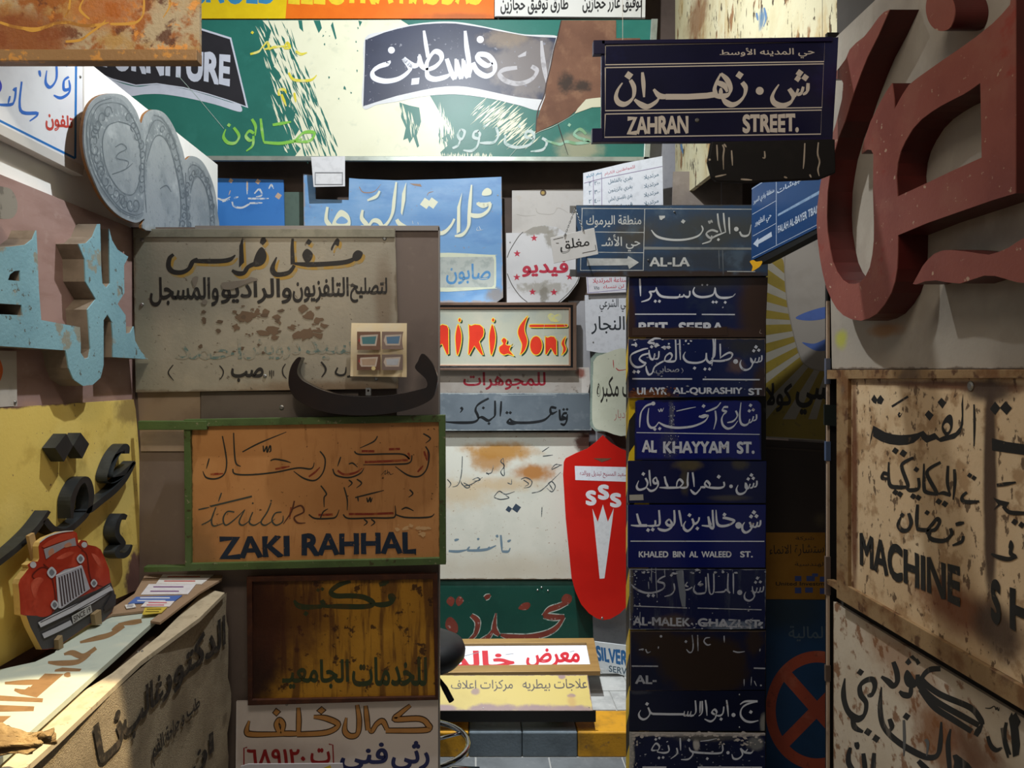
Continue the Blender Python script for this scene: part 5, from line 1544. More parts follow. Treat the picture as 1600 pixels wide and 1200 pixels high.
S.at(0, 0, 1).chips((1044, 628, 1054, 665), 46, 1.6, GY, 34, asp=0.8)
S.chips((1036, 680, 1060, 715), 36, 1.4, GY, 35, asp=0.8)
S = street('street_sign', 'dark blue street sign with a small white sticker at its lower left corner', '981,720 1198,721 1197,786 981,786', '0e163f',
           lambda s: [N('0b1130', 5, 0.45, 0.7, 0.6), ('b', '5a5038', 1073, 727, 20, 8, 0.5, 0.9, 20, 1.6), ('b', '4a4434', 1070, 748, 6, 22, 0.6, 0.8, 22, 1.6), ('b', '4a4434', 1158, 726, 12, 7, 0.5, 0.8, 22, 1.6), ('b', '4a4540', 1140, 778, 26, 4, 0.6, 0.8, 14, 1.2)])
S.at(975, 715, K)
S.paint('d 1385,190,22 1350,232,21 1405,225,21; 1445,250 1440,305 1412,322; 1412,275 1398,320 1368,332; 1372,285 1352,332 1322,322 1318,270; 1322,275 1338,325 1315,375 1270,396 1235,385 1222,345 1240,298; o 1163,312,20; 1085,262 1088,310 1040,330 960,328 900,322; d 1030,208,24; 905,322 878,285 900,255 932,290 920,325; 885,322 830,320; 838,322 820,352 778,392 745,375 722,345; 745,160 755,230 763,318; 697,160 690,250 690,312 650,328 600,325; 600,325 640,280 610,238 580,262 570,320; 600,325 480,328 400,326; 440,205 455,270 470,322 385,325; 350,212 318,240 330,278 362,270 350,212; 368,250 370,300 340,345 290,362 248,328; 275,135 280,220 290,308; 232,222 256,272 240,322 195,346 155,345 138,310 160,250; d 210,178,22',
        GW, 27, 60, 0.5)
S.paint('p 58,405 208,400 212,462 60,466', 'a8a498', name='white_sticker')

S = street('street_sign', 'glossy blue street sign with one thin white rule and small capitals, middle of the pillar', '981,789 1197,789 1196,887 981,887', '0f1858', [N('0c1348', 4, 0.45, 0.7, 0.6)], 0.18)
S.at(975, 715, K)
S.paint('d 1412,595,26 1382,640,24 1440,636,24; 1485,680 1478,735 1448,750; 1452,700 1438,748 1405,756; 1408,710 1395,755 1368,745; 1365,700 1388,760 1355,802 1315,812 1288,785 1288,740 1312,702; o 1245,737,36; 1072,655 1120,660 1200,690 1130,735 1045,742 1010,700 1000,568; d 1092,620,23; 962,568 968,680 972,765 935,745 912,650; 915,640 930,700 935,742 845,738; 818,648 808,690 775,718 742,705; 740,662 758,720 730,772 690,797 655,775 648,735 672,690; d 712,625,23 797,770,22; 598,572 612,650 628,748; 545,570 550,650 545,720 505,742 470,738; 495,668 458,700 480,735 520,720 495,668; 520,700 520,752 460,790 400,785 365,765; 380,570 388,680 382,730 340,742; 340,680 332,738 250,740; 140,608 158,680 172,738 75,735; = 250,738 165,738; d 262,788,23 312,782,23', GW, 30, 60, 0.55)
S.paint('= 70,908 1525,910', GW, 11)
S.text([('KHALED', (160, 1016, 482, 1086)), ('BIN', (530, 1016, 660, 1086)), ('AL', (708, 1016, 806, 1086)), ('WALEED', (840, 1016, 1168, 1086)), ('ST.', (1262, 1016, 1400, 1086))], GW, bold=0.04)

S = street('street_sign', 'scraped blue street sign with grey vertical paint streaks across its lettering', '984,889 1197,890 1196,983 984,984', '151b3f',
           lambda s: [N('22283f', 6, 0.45, 0.7, 0.7), N('3a4050', 9, 0.58, 0.75, 0.7, (3, 0.6, 1)), ('b', '5a5448', 984, 930, 5, 60, 0.5, 0.9, 20, 1.2), ('b', '6a7484', 1150, 978, 38, 7, 0.5, 0.9, 24, 1.6, (0.5, 2, 1)), ('b', '5a4a34', 1050, 972, 26, 10, 0.7, 0.7, 22, 1.2), ('e', '8a8c90', 0.004, 0.7, 30)])
S.at(975, 880, K)
S.paint('d 1450,162,20 1430,207,19 1482,203,19; 1518,250 1510,300 1480,312; 1485,262 1472,310 1445,316; 1448,265 1432,315 1402,308 1395,250; 1398,310 1418,350 1400,388 1360,408 1318,390 1308,350 1325,310; o 1258,318,28; 1188,110 1190,332; 1132,110 1128,280 1152,325; 1152,325 1112,288 1080,310 985,316; 975,112 975,305 940,342; 912,110 925,290 942,340; 888,150 890,300 850,328 790,328 758,290 770,240; 838,195 808,228 855,232 820,250; 742,258 700,285 660,290; 690,205 668,240 700,255; 542,220 548,290 512,340 440,362; d 515,130,18; 450,138 400,162 368,198 432,220 432,270 352,312 240,322 140,285 78,228; d 265,352,21 318,352,21', GY, 23, 60, 0.5)
S.paint('p 565,85 640,72 660,250 672,330 668,475 630,470 605,360', mat('grey_streak', '6f747c', 0.4, 0, [N('5a5f68', 14, 0.45, 0.7, 0.6, (3, 0.4, 1))]), name='paint_streak')
S.paint('300,50 298,130 300,215; 345,50 350,220 360,375; 440,60 445,140; 640,80 645,160; 175,530 170,640 172,700; 280,150 285,190; 265,200 270,280', mat('grey_streak_thin', '8a8e96', 0.4), 13, name='paint_streak')
S.paint('= 105,465 685,486;= 800,487 1495,506', GY, 11)
S.text([('AL-MALEK', [(95, 578), (722, 592), (722, 690), (95, 676)]), ('GHAZI ST.', [(800, 595), (1510, 615), (1510, 710), (800, 690)])], GY, bold=0.04)

S.at(0, 0, 1).chips((985, 890, 1196, 896), 30, 2.6, GY, 36)
S.chips((984, 895, 1000, 980), 40, 2.0, GY, 37, asp=0.8)
S.chips((1080, 972, 1190, 982), 40, 2.6, GY, 38)
S.chips((990, 900, 1190, 975), 26, 1.4, GY, 39)
S = street('street_sign', 'blue street sign with its middle eaten away by brown rust', '985,986 1197,986 1196,1078 985,1080', '0f1430',
           lambda s: [N('0b0f24', 6, 0.45, 0.7, 0.6), ('b', '2c1f17', 1100, 1040, 68, 48, 0.25, 1.0, 12, 1.0), ('b', '2c1f17', 1040, 1010, 40, 22, 0.35, 1.0, 14, 1.4), ('b', '2f221a', 1010, 990, 22, 30, 0.5, 0.7, 14, 1.6), ('b', '2f221a', 1178, 1000, 14, 22, 0.4, 0.9, 16, 1.6), ('e', '5a4a38', 0.004, 0.6, 26)], 0.35)
S.at(975, 880, K)
S.paint('740,780 752,890 742,955 710,970 678,935; 800,780 805,955; 942,882 905,888 870,852 888,815 935,808; 1088,788 1090,862; 1185,955 1240,968 1312,960; 160,942 210,935 200,948; 235,935 255,972 290,960; o 402,795,14; d 672,852,18; 375,905 372,930; 1480,930 1475,960', GY, 17, 60, 0.6)
S.paint('= 85,1118 370,1120;= 1410,1140 1535,1144', GY, 15)
S.at(975, 1028, K).text([('AL-', (118, 185, 358, 285))], GY, bold=0.04)
S.paint('1305,230 1305,305; 1385,205 1380,300; 1415,250 1440,305; o 1488,298,10', GY, 12, 60, 0.8)

S = street('street_sign', 'narrow dark blue street sign with one line of lettering near the pillar foot', '984,1080 1196,1080 1195,1142 983,1142', '0f142f', lambda s: [N('0c1024', 5, 0.45, 0.7, 0.6), ('b', '8a8880', 1193, 1130, 5, 14, 0.4, 0.9, 20, 1.0), ('b', '3a3c48', 1000, 1082, 14, 3, 0.5, 0.9, 40, 1.6)], 0.3)
S.at(975, 1028, K)
S.paint('1262,505,0.6 1322,472 1452,472,1; 1452,475,0.3 1340,502 1280,550 1268,620 1310,678 1380,697 1462,680; d 1378,588,22; o 1190,620,22; 1115,458 1126,540 1134,638; 1085,528 1075,600 1040,628 995,622; d 1055,665,20; 1000,622 955,592 985,560 1008,592 985,625; 1003,600 990,655 940,690 875,664; 885,458 896,540 902,628; 850,468 848,590 812,632; 775,462 782,580 758,622; 830,470 825,600; 760,622 722,626 730,578; 722,622 692,624 697,578; 694,622 655,622 658,578; = 655,612 500,612 310,608; 312,608 285,590 268,540; 262,538 282,600 255,648 210,668 170,645 162,605 182,568; d 250,500,22', GW, 25, 60, 0.5)
S.screws([(1255, 400), (1255, 755)], 10)

S = street('street_sign', 'blue street sign with a broken white upper edge, lowest on the pillar', '984,1144 1196,1146 1196,1330 984,1330', '11173a',
           lambda s: [N('0d1228', 6, 0.45, 0.7, 0.6), ('b', 'b0a8a0', 1090, 1145, 140, 6, 0.25, 1.0, 20, 1.0, (1, 1, 1)), ('b', 'a8a49c', 986, 1175, 5, 60, 0.4, 1.0, 24, 1.5), ('b', '7a7a78', 1180, 1162, 14, 9, 0.4, 0.95, 24, 1.6), ('b', 'b8b2aa', 1088, 1164, 5, 9, 0.3, 1.0, 24, 1.2), ('b', '6a665e', 1100, 1153, 40, 5, 0.6, 0.8, 30, 1.6), N('8a8c90', 70, 0.7, 0.73, 0.8)], 0.35)
S.at(975, 1028, K)
S.paint('1405,1010 1380,1032 1340,1032 1300,1030; 1345,990 1312,1022 1268,980; 1265,982 1288,1050 1240,1096 1190,1092 1172,1045; o 1130,1030,18; 1070,945 1072,1010 1030,1036 880,1034 740,1018 708,972; 740,1012 748,1050 700,1100 620,1105; d 705,893,20 905,1095,18; 610,870 616,1005; 572,978 578,1040 508,1096; 480,948 488,1010 440,1032 360,1022; 360,1022 385,965 345,930 302,1000 370,1002; d 345,885,17 385,870,17 380,1086,17 425,1082,17', GW, 23, 60, 0.5)
S.paint('830,905 920,895 1010,875; 460,915 480,905', GW, 11, 60, 0.8)
S.paint('= 200,1190 460,1190;= 800,1190 1500,1192', GW, 22)

S.at(0, 0, 1).chips((985, 1145, 1195, 1151), 70, 4.2, mat('chip_white', 'c4bab0', 0.6), 40)
S.chips((984, 1150, 996, 1199), 40, 2.6, bpy.data.materials['chip_white'], 41, asp=0.7)
S.chips((1120, 1150, 1190, 1165), 26, 3, bpy.data.materials['chip_white'], 42)
S.chips((990, 1160, 1190, 1199), 40, 1.5, GY, 43)
# lajjun arrow sign and the closed sign hanging from it
S = Sign('arrow_street_sign', 'wide worn blue street sign with a white arrow fixed over the top of the pillar', 'street sign', front(1050, 376, 2.605))
S.at(880, 240, 5)
m = lambda: mat('worn_slate_blue', '36506e', 0.35, 0, [N('2c4460', 4, 0.42, 0.7, 0.6), ('b', '4a4a42', 1120, 360, 110, 30, 0.7, 0.85, 10, 1.5), ('b', '544d3c', 990, 370, 30, 22, 0.7, 0.7, 12, 1.5), ('b', '3c3a34', 1110, 410, 160, 16, 0.6, 0.7, 14, 1.6), ('b', '3f3228', 1050, 429, 180, 6, 0.4, 0.95, 20, 1.0), N('5d7080', 9, 0.56, 0.76, 0.5), ('e', '4a4438', 0.005, 0.7, 30)], 0.06, sign=S)
S.panel('102,402 1600,400 1600,955 100,962', m, 0.012, bevel=0.001)
AW = mat('arrow_white', 'ccceca', 0.35, 0, [N('9a9c98', 14, 0.45, 0.7, 0.5)])
S.paint('= 142,428 1500,435;= 148,428 135,912;= 637,430 625,915;= 250,612 632,616;= 275,771 628,774;= 135,912 625,912;= 1280,920 1500,922', AW, 5, name='border_line')
S.text([('منطقة اليرموك', [(180, 480), (610, 480), (610, 575), (180, 580)]), ('حي الأشـ', (298, 632, 602, 765))], AW, bold=0.012)
S.paint('p 185,818 500,820 508,800 592,850 515,902 505,872 185,876', AW, name='arrow')
S.paint('688,597,0.4 735,648 830,672 950,672 1050,645 1090,598 1080,562; p 748,485 795,485 795,500 775,512 770,520 755,515; d 937,530,18; 1208,612 1160,598 1118,625 1150,660 1200,640 1272,612; 1160,640 1150,682 1085,705; 1205,468 1215,550 1235,618; 1252,464 1258,540 1268,612; 1295,498 1297,570 1302,628; o 1352,590,18; 1378,610 1400,642 1450,632 1468,555; 1136,525 1145,542 1155,525 1165,540; d 1212,672,13', AW, 18, 60, 0.5)
S.paint('p 632,728 1500,735 1500,752 632,750', mat('grey_band', '8a8e8c', 0.4, 0, [N('6d7272', 14, 0.45, 0.65, 0.7)]), name='grey_band')
S.text([('AL-LA', (672, 808, 990, 884))], AW, bold=0.04)
S.paint('1215,755 1220,900; 1245,755 1250,940; 840,420 842,435', '7d8488', 6, name='scratch')
S.screws([(868, 455), (665, 832)], 8)
for y in (430, 930):
    mb = MB()
    (u0, v0), (u1, v1) = S.c(55, y + 28), S.c(104, y - 28)
    mb.box((u0, v0, -0.014), (u1, v1, -0.011))
    mb.build('mounting_lug', METAL, S.root)

P = Plane(at(899, 383, 2.40), (math.cos(-0.225), 0, 0.225), (0.0, 0, 1))
S = Sign('closed_sign', 'small white hanging sign with black lettering on a chain beside the arrow street sign', 'sign', front(899, 383, 2.50))
S.at(600, 230, 4)
S.panel('1040,566 1314,503 1340,668 1062,726', lambda: mat('closed_white', 'd8d8d6', 0.35, 0, [N('c4c4c0', 10, 0.5, 0.75, 0.5)], sign=S), 0.004, bevel=0.0008)
S.text([('مغلق', [(1096, 572), (1280, 560), (1286, 635), (1104, 668)])], '2c2c2c', bold=0.015)
S.paint('= 1058,578 1120,563;= 1240,662 1322,645;= 1326,645 1320,610;= 1075,600 1092,600', '4a4844', 4, name='corner_mark')
mb = MB()
hook = S.c(1200, 375)
for e in ((1128, 556), (1246, 522)):
    p = S.c(*e)
    n_ = 13
    for i in range(n_):
        a, b = i / n_, (i + 1) / n_
        q0 = Vector((hook[0] * (1 - a) + p[0] * a, hook[1] * (1 - a) + p[1] * a, -0.02 + 0.022 * a))
        q1 = Vector((hook[0] * (1 - b) + p[0] * b, hook[1] * (1 - b) + p[1] * b, -0.02 + 0.022 * b))
        d = (q1 - q0) * 0.62
        c0 = (q0 + q1) / 2
        side = Vector((0, 0, 1)) if i % 2 else d.cross(Vector((0, 0, 1))).normalized()
        mb.tube([c0 + d * math.cos(t * math.pi / 4) + side * 0.0024 * math.sin(t * math.pi / 4) for t in range(8)], 0.0009, 5, True)
mb.build('chain', mat('chain_steel', '6f706e', 0.35, 0.8), S.root)
mb = MB()
mb.tube([(hook[0], hook[1], -0.1), (hook[0], hook[1], -0.02), (hook[0], hook[1] + 0.006, -0.018)], 0.002)
mb.build('hook', METAL, S.root)
# ================================================================== right-hand side
# zahran street sign
S = Sign('hanging_street_sign', 'large dark navy street sign in white rules hanging in front of the peeling cream board', 'street sign', front(1125, 140, 1.75))
S.at(900, 0, 4)
S.panel('160,262 1600,235 1642,230 1636,350 1605,870 158,885', lambda: mat('navy_gloss', '191a3a', 0.22, 0, [N('14152e', 4, 0.42, 0.7, 0.6), N('232858', 7, 0.55, 0.75, 0.5)], sign=S), 0.012, bevel=0.0015)
NT_ = mat('bracket_navy', '1e1b40', 0.3)
for q in ('108,255 180,254 180,340 108,342', '100,805 165,804 165,890 100,892', '158,256 1600,234 1600,262 160,280', '158,868 1600,862 1600,884 158,890'):
    mb = MB()
    mb.prism([[S.c(*p) for p in parse(q)]], -0.014, 0.004)
    mb.build('edge_rail' if q[0] == '1' and '1600' in q else 'mounting_bracket', NT_, S.root, bevel=0.001)
mb = MB()
mb.prism([[S.c(*p) for p in parse('1590,232 1645,228 1640,320 1600,322 1592,860 1600,860')]], -0.03, -0.0125)
mb.build('end_post', mat('post_black', '14130f', 0.4), S.root)
ZW = mat('zahran_white', 'dcd3c6', 0.3, 0, [N('c8c0b2', 14, 0.5, 0.75, 0.4)])
S.paint('= 183,285 1555,258 1550,385 183,405 183,283;= 183,423 1548,399 1537,672 183,692 183,421;= 183,713 1535,688 1530,838 178,858 183,711', ZW, 7, name='border_line')
S.paint('340,500,0.7 362,545 360,600 335,635 300,652 265,640 250,605 262,560 290,518; d 330,472,28; 415,452,0.6 421,520 425,608; = 870,590 820,598 700,605 560,605; 560,605,0.9 520,598 485,558; 525,598 502,635 450,666 408,655 365,622; 905,460,0.7 880,510 866,560 880,590; 905,460,0.5 945,500 966,555 950,592 900,602 845,592; 880,515 925,535 945,575; 905,595 905,550; d 1022,470,26; 1038,515 1060,550 1050,600 1015,640 975,655 938,640 912,610; o 1148,568,25; d 1397,457,25 1385,492,22 1432,485,24; 1450,520 1445,570 1418,592; 1420,542 1408,580 1382,596; 1390,555 1370,592 1335,570; 1332,555 1358,600 1340,640 1290,660 1242,645 1226,610 1240,570 1268,528', ZW, 36, 60, 0.4)
S.text([('حي المدينه الأوسط', [(898, 305), (1490, 288), (1490, 365), (898, 362)])], ZW, bold=0.012)
S.text([('ZAHRAN', [(316, 728), (702, 718), (702, 838), (316, 845)]), ('STREET.', [(1040, 715), (1392, 708), (1392, 828), (1040, 834)])], ZW, bold=0.05)
S.screws([(757, 752)], 14)
for x in (300, 1560):
    mb = MB()
    u, v = S.c(x, 250)
    mb.tube([(u, v - 0.1, -0.016), (u, v + 1.35, -0.016)], 0.0006, 5)
    mb.build('suspension_wire', METAL, S.root)

# black box sign with pale drips
S = Sign('black_box_sign', 'black box with pale paint drips directly under the hanging navy street sign', 'box', front(1195, 250, 1.72))
S.at(900, 0, 4)
S.panel('848,885 1620,870 1625,1080 1530,1118 1250,1130 1045,1140 880,1133 850,1105 825,1010', lambda: mat('box_black', '0c0a08', 0.7, 0, [N('1c1815', 14, 0.5, 0.7, 0.5)], sign=S), 0.014, 'box', bevel=0.003)
DR = mat('drip_pale', 'b8ac9a', 0.4, 0, [N('8a7c68', 30, 0.5, 0.7, 0.6)])
S.paint('880,905 885,1005; 915,905 925,930 920,980 922,1060; 925,900 940,920; 972,940 978,1035; 1178,945 1180,985 1165,985; 1430,895 1425,1000 1420,1055; 1515,890 1510,960 1522,1010 1512,1060 1520,1100; 870,1105 940,1090; 1030,1120 1100,1125; 1300,1105 1320,1112; 1460,1090 1470,1110; o 835,998,7', DR, 11, 60, 0.8, 'paint_drip')

# peeling cream board on the right wall
S = Sign('peeling_cream_board', 'tall cream board with peeling brown and blue paint running back along the right wall', 'board', right_side(0.984, 1150, 60))
m = lambda: mat('peeling_cream', 'd6cfac', 0.6, 0, [N('c4b88e', 4, 0.42, 0.68, 0.7), N('8a5a30', 14, 0.6, 0.68, 0.9, (1, 0.4, 1), 8), N('3a2a1c', 26, 0.64, 0.68, 0.95, (1.6, 0.5, 1), 8), N('b8924a', 8, 0.55, 0.7, 0.5, (1, 0.35, 1)), ('b', '7a4a24', 1090, 30, 16, 40, 0.6, 0.8, 16, 2.0), ('b', '5a7c9a', 1190, 30, 5, 14, 0.5, 0.9, 30, 1.6)], 0.25, sign=S)
S.panel([(1055, -250), (1380, -800), (1380, 60), (1055, 316)], m, 0.02)
S.paint('1194,12 1197,28 1193,42;1182,20 1184,32;1064,225 1067,240', mat('blue_flake', '5a80a8', 0.5), 4, name='blue_flake')

S = Sign('lower_wall_board', 'grey-brown board under the peeling cream board, beside the wide arrow sign', 'board', front(1100, 330, 3.5))
S.panel([(1052, 268), (1160, 268), (1160, 430), (1048, 430)], lambda: mat('lower_board', '8a8078', 0.6, 0, [N('756a62', 6, 0.42, 0.7, 0.7), N('9a9088', 16, 0.55, 0.75, 0.5)], sign=S), 0.01)
S.paint('= 1127,280 1127,430', 'a8a4a8', 1.2, name='seam')
S = Sign('light_grey_post', 'light grey post right of the long green sign', 'post', front(1036, 270, 3.85))
S.panel([(1008, 120), (1056, 120), (1050, 1042), (1010, 1042)], flat('9b9ba0', 0.5), 0.03)

# blue direction sign parallel to the right wall
S = Sign('blue_direction_sign', 'blue direction sign with a white left arrow turned sideways under the black box', 'street sign', right_side(0.862, 1230, 330))
S.at(900, 230, 4)
BD = lambda: mat('direction_blue', '183f70', 0.3, 0, [N('143662', 5, 0.45, 0.7, 0.5)], sign=S)
S.panel('1098,255 1552,-36 1552,484 1095,710', BD, 0.03, bevel=0.001)
mb = MB()
mb.prism([[S.c(*p) for p in parse('1095,708 1552,482 1552,512 1150,728 1095,735')]], -0.032, -0.002)
mb.build('lower_edge', mat('edge_dark', '121110', 0.5), S.root)
DW = mat('direction_white', 'b8c4d4', 0.35)
S.paint('= 1098,262 1552,-24;= 1103,690 1552,462;= 1252,160 1252,612;= 1102,420 1250,335;= 1106,555 1252,475', DW, 3, name='border_line')
S.paint('p 1262,418 1552,254 1552,276 1262,432', mat('direction_bar', '8fa8c4', 0.35, 0, [N('6a88ac', 40, 0.45, 0.6, 0.7)]), name='pale_bar')
S.paint('p 1108,605 1140,565 1140,580 1222,528 1226,558 1142,605 1138,625', DW, name='arrow')
S.text([('البايرطبيشات', [(1258, 262), (1545, 90), (1545, 150), (1258, 300)]), ('حي الظهور', [(1118, 455), (1222, 400), (1222, 460), (1118, 510)]), ('منطقة وادي السير', [(1110, 320), (1240, 250), (1240, 295), (1110, 370)])], DW, bold=0.02)
S.text([('FALAH AL-BAYER TBAIS', [(1262, 492), (1520, 355), (1520, 408), (1264, 540)])], DW, bold=0.035)
S.front = 0.002
S.paint('f 1088,715 1110,705 1130,715 1165,712 1155,740 1130,760 1100,775 1105,745', mat('tape_amber', 'd8a018', 0.4), name='tape_end')

# ------------------------------------------------------------------ red raised letters on their grey board
S = Sign('grey_letter_board', 'grey weathered board carrying the dark red raised letters at the upper right', 'board', right_side(0.90, 1450, 300))
m = lambda: mat('letter_board_grey', 'a0988b', 0.6, 0, [N('8a8276', 4, 0.42, 0.7, 0.7), N('b0a99c', 9, 0.52, 0.75, 0.6, (1, 0.5, 1)), ('b', '9a6a2c', 1385, 515, 26, 10, 0.6, 0.8, 14, 1.2), ('b', 'a8a840', 1315, 530, 9, 14, 0.5, 0.9, 20, 1.2), ('e', '5a4c40', 0.006, 0.9, 22)], 0.12, sign=S)
S.panel([(1290, 66), (1300, 64), (1372, -4), (2000, -560), (2000, 575), (1300, 577)], m, 0.012)

RS = mat('red_letter_side', '4c1410', 0.4, 0, [N('38100c', 8, 0.45, 0.7, 0.6), N('6a2418', 5, 0.6, 0.8, 0.5)])
RF = mat('red_letter_face', '8a4e43', 0.55, 0, [N('784038', 5, 0.42, 0.7, 0.7), N('8f5a4c', 9, 0.52, 0.72, 0.6), N('b8a088', 60, 0.7, 0.74, 0.8), N('8a2418', 14, 0.62, 0.75, 0.5)], 0.15)


def red_letter(label, outer, holes=(), sm=False, ctr=(1450, 250)):
    S = Sign('raised_red_letter', label, 'letter', right_side(0.84, *ctr))
    S.at(1200, 0, 4)
    ol = [S.c(*p, 0) for p in (smooth(parse(outer), True, 4) if sm else parse(outer))]
    hs = [[S.c(*p, 0) for p in parse(h)] for h in holes]
    mb = MB()
    mb.prism([ol] + hs, -0.0595, -0.002)
    mb.build('letter_body', RS, S.root)
    mb = MB()
    mb.prism([ol] + hs, -0.0019, 0.0)
    mb.build('letter_face', RF, S.root)
    return S


S = red_letter('large dark red raised letter looping around a hole at the right edge',
               '760,60 725,75 690,110 640,180 600,230 550,268 510,310 485,370 440,430 390,485 382,503 425,492 460,500 470,520 462,620 445,690 425,770 395,860 370,960 345,1060 325,1160 308,1290 304,1400 310,1500 322,1600 340,1700 365,1800 400,1880 430,1930 470,1970 520,1995 580,2005 630,1990 680,1960 730,1900 770,1830 793,1760 806,1680 811,1580 812,1470 1000,1392 1200,1322 1400,1252 1545,1208 1545,-60 1525,-60 1512,30 1460,90 1400,150 1300,230 1200,302 1100,370 1000,440 930,490 880,530 840,590 790,682 788,620 775,520 740,570 700,640 670,700 640,760 620,820 600,880 588,930 584,962 620,935 645,938 658,965 656,1200 662,1400 661,1500 652,1590 636,1670 610,1725 575,1765 540,1775 500,1772 465,1750 430,1700 405,1640 388,1560 372,1450 368,1350 372,1200 385,1100 402,1000 440,860 480,760 510,660 540,570 580,460 620,360 690,220',
               ['1326,518 1330,700 1335,985 1150,1068 1000,1140 810,1228 802,1100 810,1020 830,945 860,880 905,805 960,745 1020,700 1080,662 1150,625 1220,590 1275,555'])
S = red_letter('wavy dark red raised stroke under the large looping letter', '905,1775 935,1720 965,1665 1000,1620 1040,1585 1090,1565 1140,1562 1200,1568 1260,1575 1320,1585 1380,1592 1440,1575 1500,1550 1560,1510 1640,1465 1900,1300 1900,1760 1640,1770 1560,1765 1480,1742 1420,1725 1350,1722 1280,1745 1200,1772 1120,1765 1050,1752 980,1758 925,1778', ctr=(1520, 410))
S = red_letter('short round dark red raised dot at the top edge above the looping letter', '1080,-60 1120,-40 1150,0 1165,60 1160,120 1140,170 1105,192 1060,190 1020,160 995,110 986,50 995,-10 1020,-50', sm=True, ctr=(1470, 20))

# ------------------------------------------------------------------ machine shop sign
S = Sign('workshop_board', 'rusted cream workshop board with large black Arabic and English lettering at the right', 'sign', right_side(0.892, 1450, 720))
m = lambda: mat('machine_cream', 'cdb28c', 0.55, 0, [N('c0a37c', 4, 0.42, 0.7, 0.7), N('d8c29e', 7, 0.5, 0.72, 0.6), N('96734c', 16, 0.52, 0.68, 0.75, None, 8), N('4a3422', 50, 0.6, 0.66, 0.85, (1, 0.6, 1), 8), ('b', '6a3414', 1500, 955, 70, 34, 0.7, 0.9, 9, 1.2), ('b', '4c3a2c', 1547, 760, 11, 190, 0.3, 1.0, 10, 0.6), ('b', '453528', 1560, 985, 40, 40, 0.5, 0.95, 10, 1.2), ('b', '5a2c12', 1335, 760, 5, 190, 0.5, 0.9, 12, 0.8), ('b', '5a3016', 1480, 602, 160, 7, 0.6, 0.9, 14, 1.4), ('b', '46362a', 1545, 612, 40, 16, 0.5, 0.95, 10, 1.2)], 0.15, sign=S)
S.panel([(1322, 590), (1900, 584), (1900, 1240), (1322, 912)], m, 0.006)
RB = mat('board_frame_rust', '8f7450', 0.55, 0.05, [N('6a4422', 10, 0.45, 0.66, 0.85), N('4a2a14', 24, 0.56, 0.68, 0.85), N('4f4034', 5, 0.55, 0.7, 0.7)], 0.25)
S.frame(parse('1312,578 1910,576 1910,1292 1312,934'), parse('1330,592 1905,590 1905,1245 1330,916'), RB, 0.02, 0.008)
mb = MB()
mb.prism([[S.uv(*p) for p in ((1296, 578), (1318, 578), (1318, 592), (1296, 592))]], -0.01, 0.006)
mb.prism([[S.uv(*p) for p in ((1296, 905), (1330, 916), (1330, 934), (1296, 912))]], -0.01, 0.006)
mb.build('frame_extension', RB, S.root)
MK = mat('board_black', '1c1c1a', 0.5, 0, [N('262420', 8, 0.45, 0.7, 0.5), N('7a6248', 60, 0.68, 0.74, 0.7)])
S.at(1310, 590, 5.503)
S.paint('p 282,188 308,145 335,185 325,228 300,215;p 330,190 362,148 393,188 370,232 335,222; = 460,250 600,162; 515,312 528,335 548,305; 520,300 530,315; p 852,212 886,172 930,215 895,268; p 742,320 775,280 820,322 785,372', MK, 20)
S.paint('p 300,412 330,428 400,468 470,488 540,495 620,490 680,478 735,455 700,520 650,560 590,578 520,582 440,572 370,550 320,520 298,505; p 300,412 304,440 285,530 268,590 280,500; p 700,490 735,460 770,500 830,475 870,520 900,505 960,490 1010,470 1050,420 1062,330 1058,230 1072,140 1076,280 1075,400 1050,480 1000,525 940,540 880,555 840,530 800,545 760,562 720,530', MK)
S.paint('f 905,480 888,430 905,370 940,325 970,320 985,360 982,430 960,480 930,500;g 915,440 905,420 925,390 950,395 962,430 945,465 925,462', MK)
S.paint('1168,230,0.6 1172,400 1168,590', MK, 28)
S.paint('p 1305,270 1350,205 1395,260 1350,320;p 1390,260 1440,202 1495,262 1448,320; p 1322,520 1450,552 1650,580 1650,672 1450,645 1325,625', MK)
S.paint('1000,788 1004,900 990,1050; 945,758 940,900 965,1015; 968,1012 905,992 860,1002; 860,1002 760,985 738,930 738,740; 882,728 790,780 765,830 830,955 862,1000; 692,862 692,950 622,968 585,952; d 673,790,26; 648,688 565,730 548,775 600,922 588,952; 588,940 522,942 442,915 435,725; 435,835 392,822 380,862 432,870; d 492,985,28 532,1002,28 645,1020,28 690,1032,28 865,1065,30 918,1085,30; d 492,628,30 560,650,34; 1108,985 1068,1020 1075,1062 1150,1070 1215,1062; d 1132,840,24 1168,862,24', MK, 36, 60, 0.6)
S.paint('p 1332,1030 1400,1055 1475,1072 1440,1120 1400,1095 1335,1140 1375,1090; 1420,1105 1470,1155 1560,1165 1700,1165; 1365,925 1440,915 1530,900', MK, 36, 60, 0.6)
S.at(1310, 740, 5.503)
S.paint('608,340 628,420 600,482 550,486 518,435 545,360; d 552,355,22; 684,265 676,400 682,488; 680,475 760,485 800,445 850,390 872,420 832,482 765,490; d 766,335,24; 968,470 975,520 930,570 870,578 800,560 768,505; 1078,535 1062,585 985,618; 1012,438 1085,420; 760,500 800,520', MK, 40, 60, 0.6)
S.paint('f 1468,640 1475,590 1490,572 1510,610 1500,660;1485,650 1490,690 1530,705; 1540,710 1470,735 1390,720 1320,690; d 1520,415,30; d 1580,440,30', MK, 40, 60, 0.7)
S.text([('MACHINE', [(185, 492), (1060, 800), (1060, 1158), (188, 800)])], MK, bold=0.045)
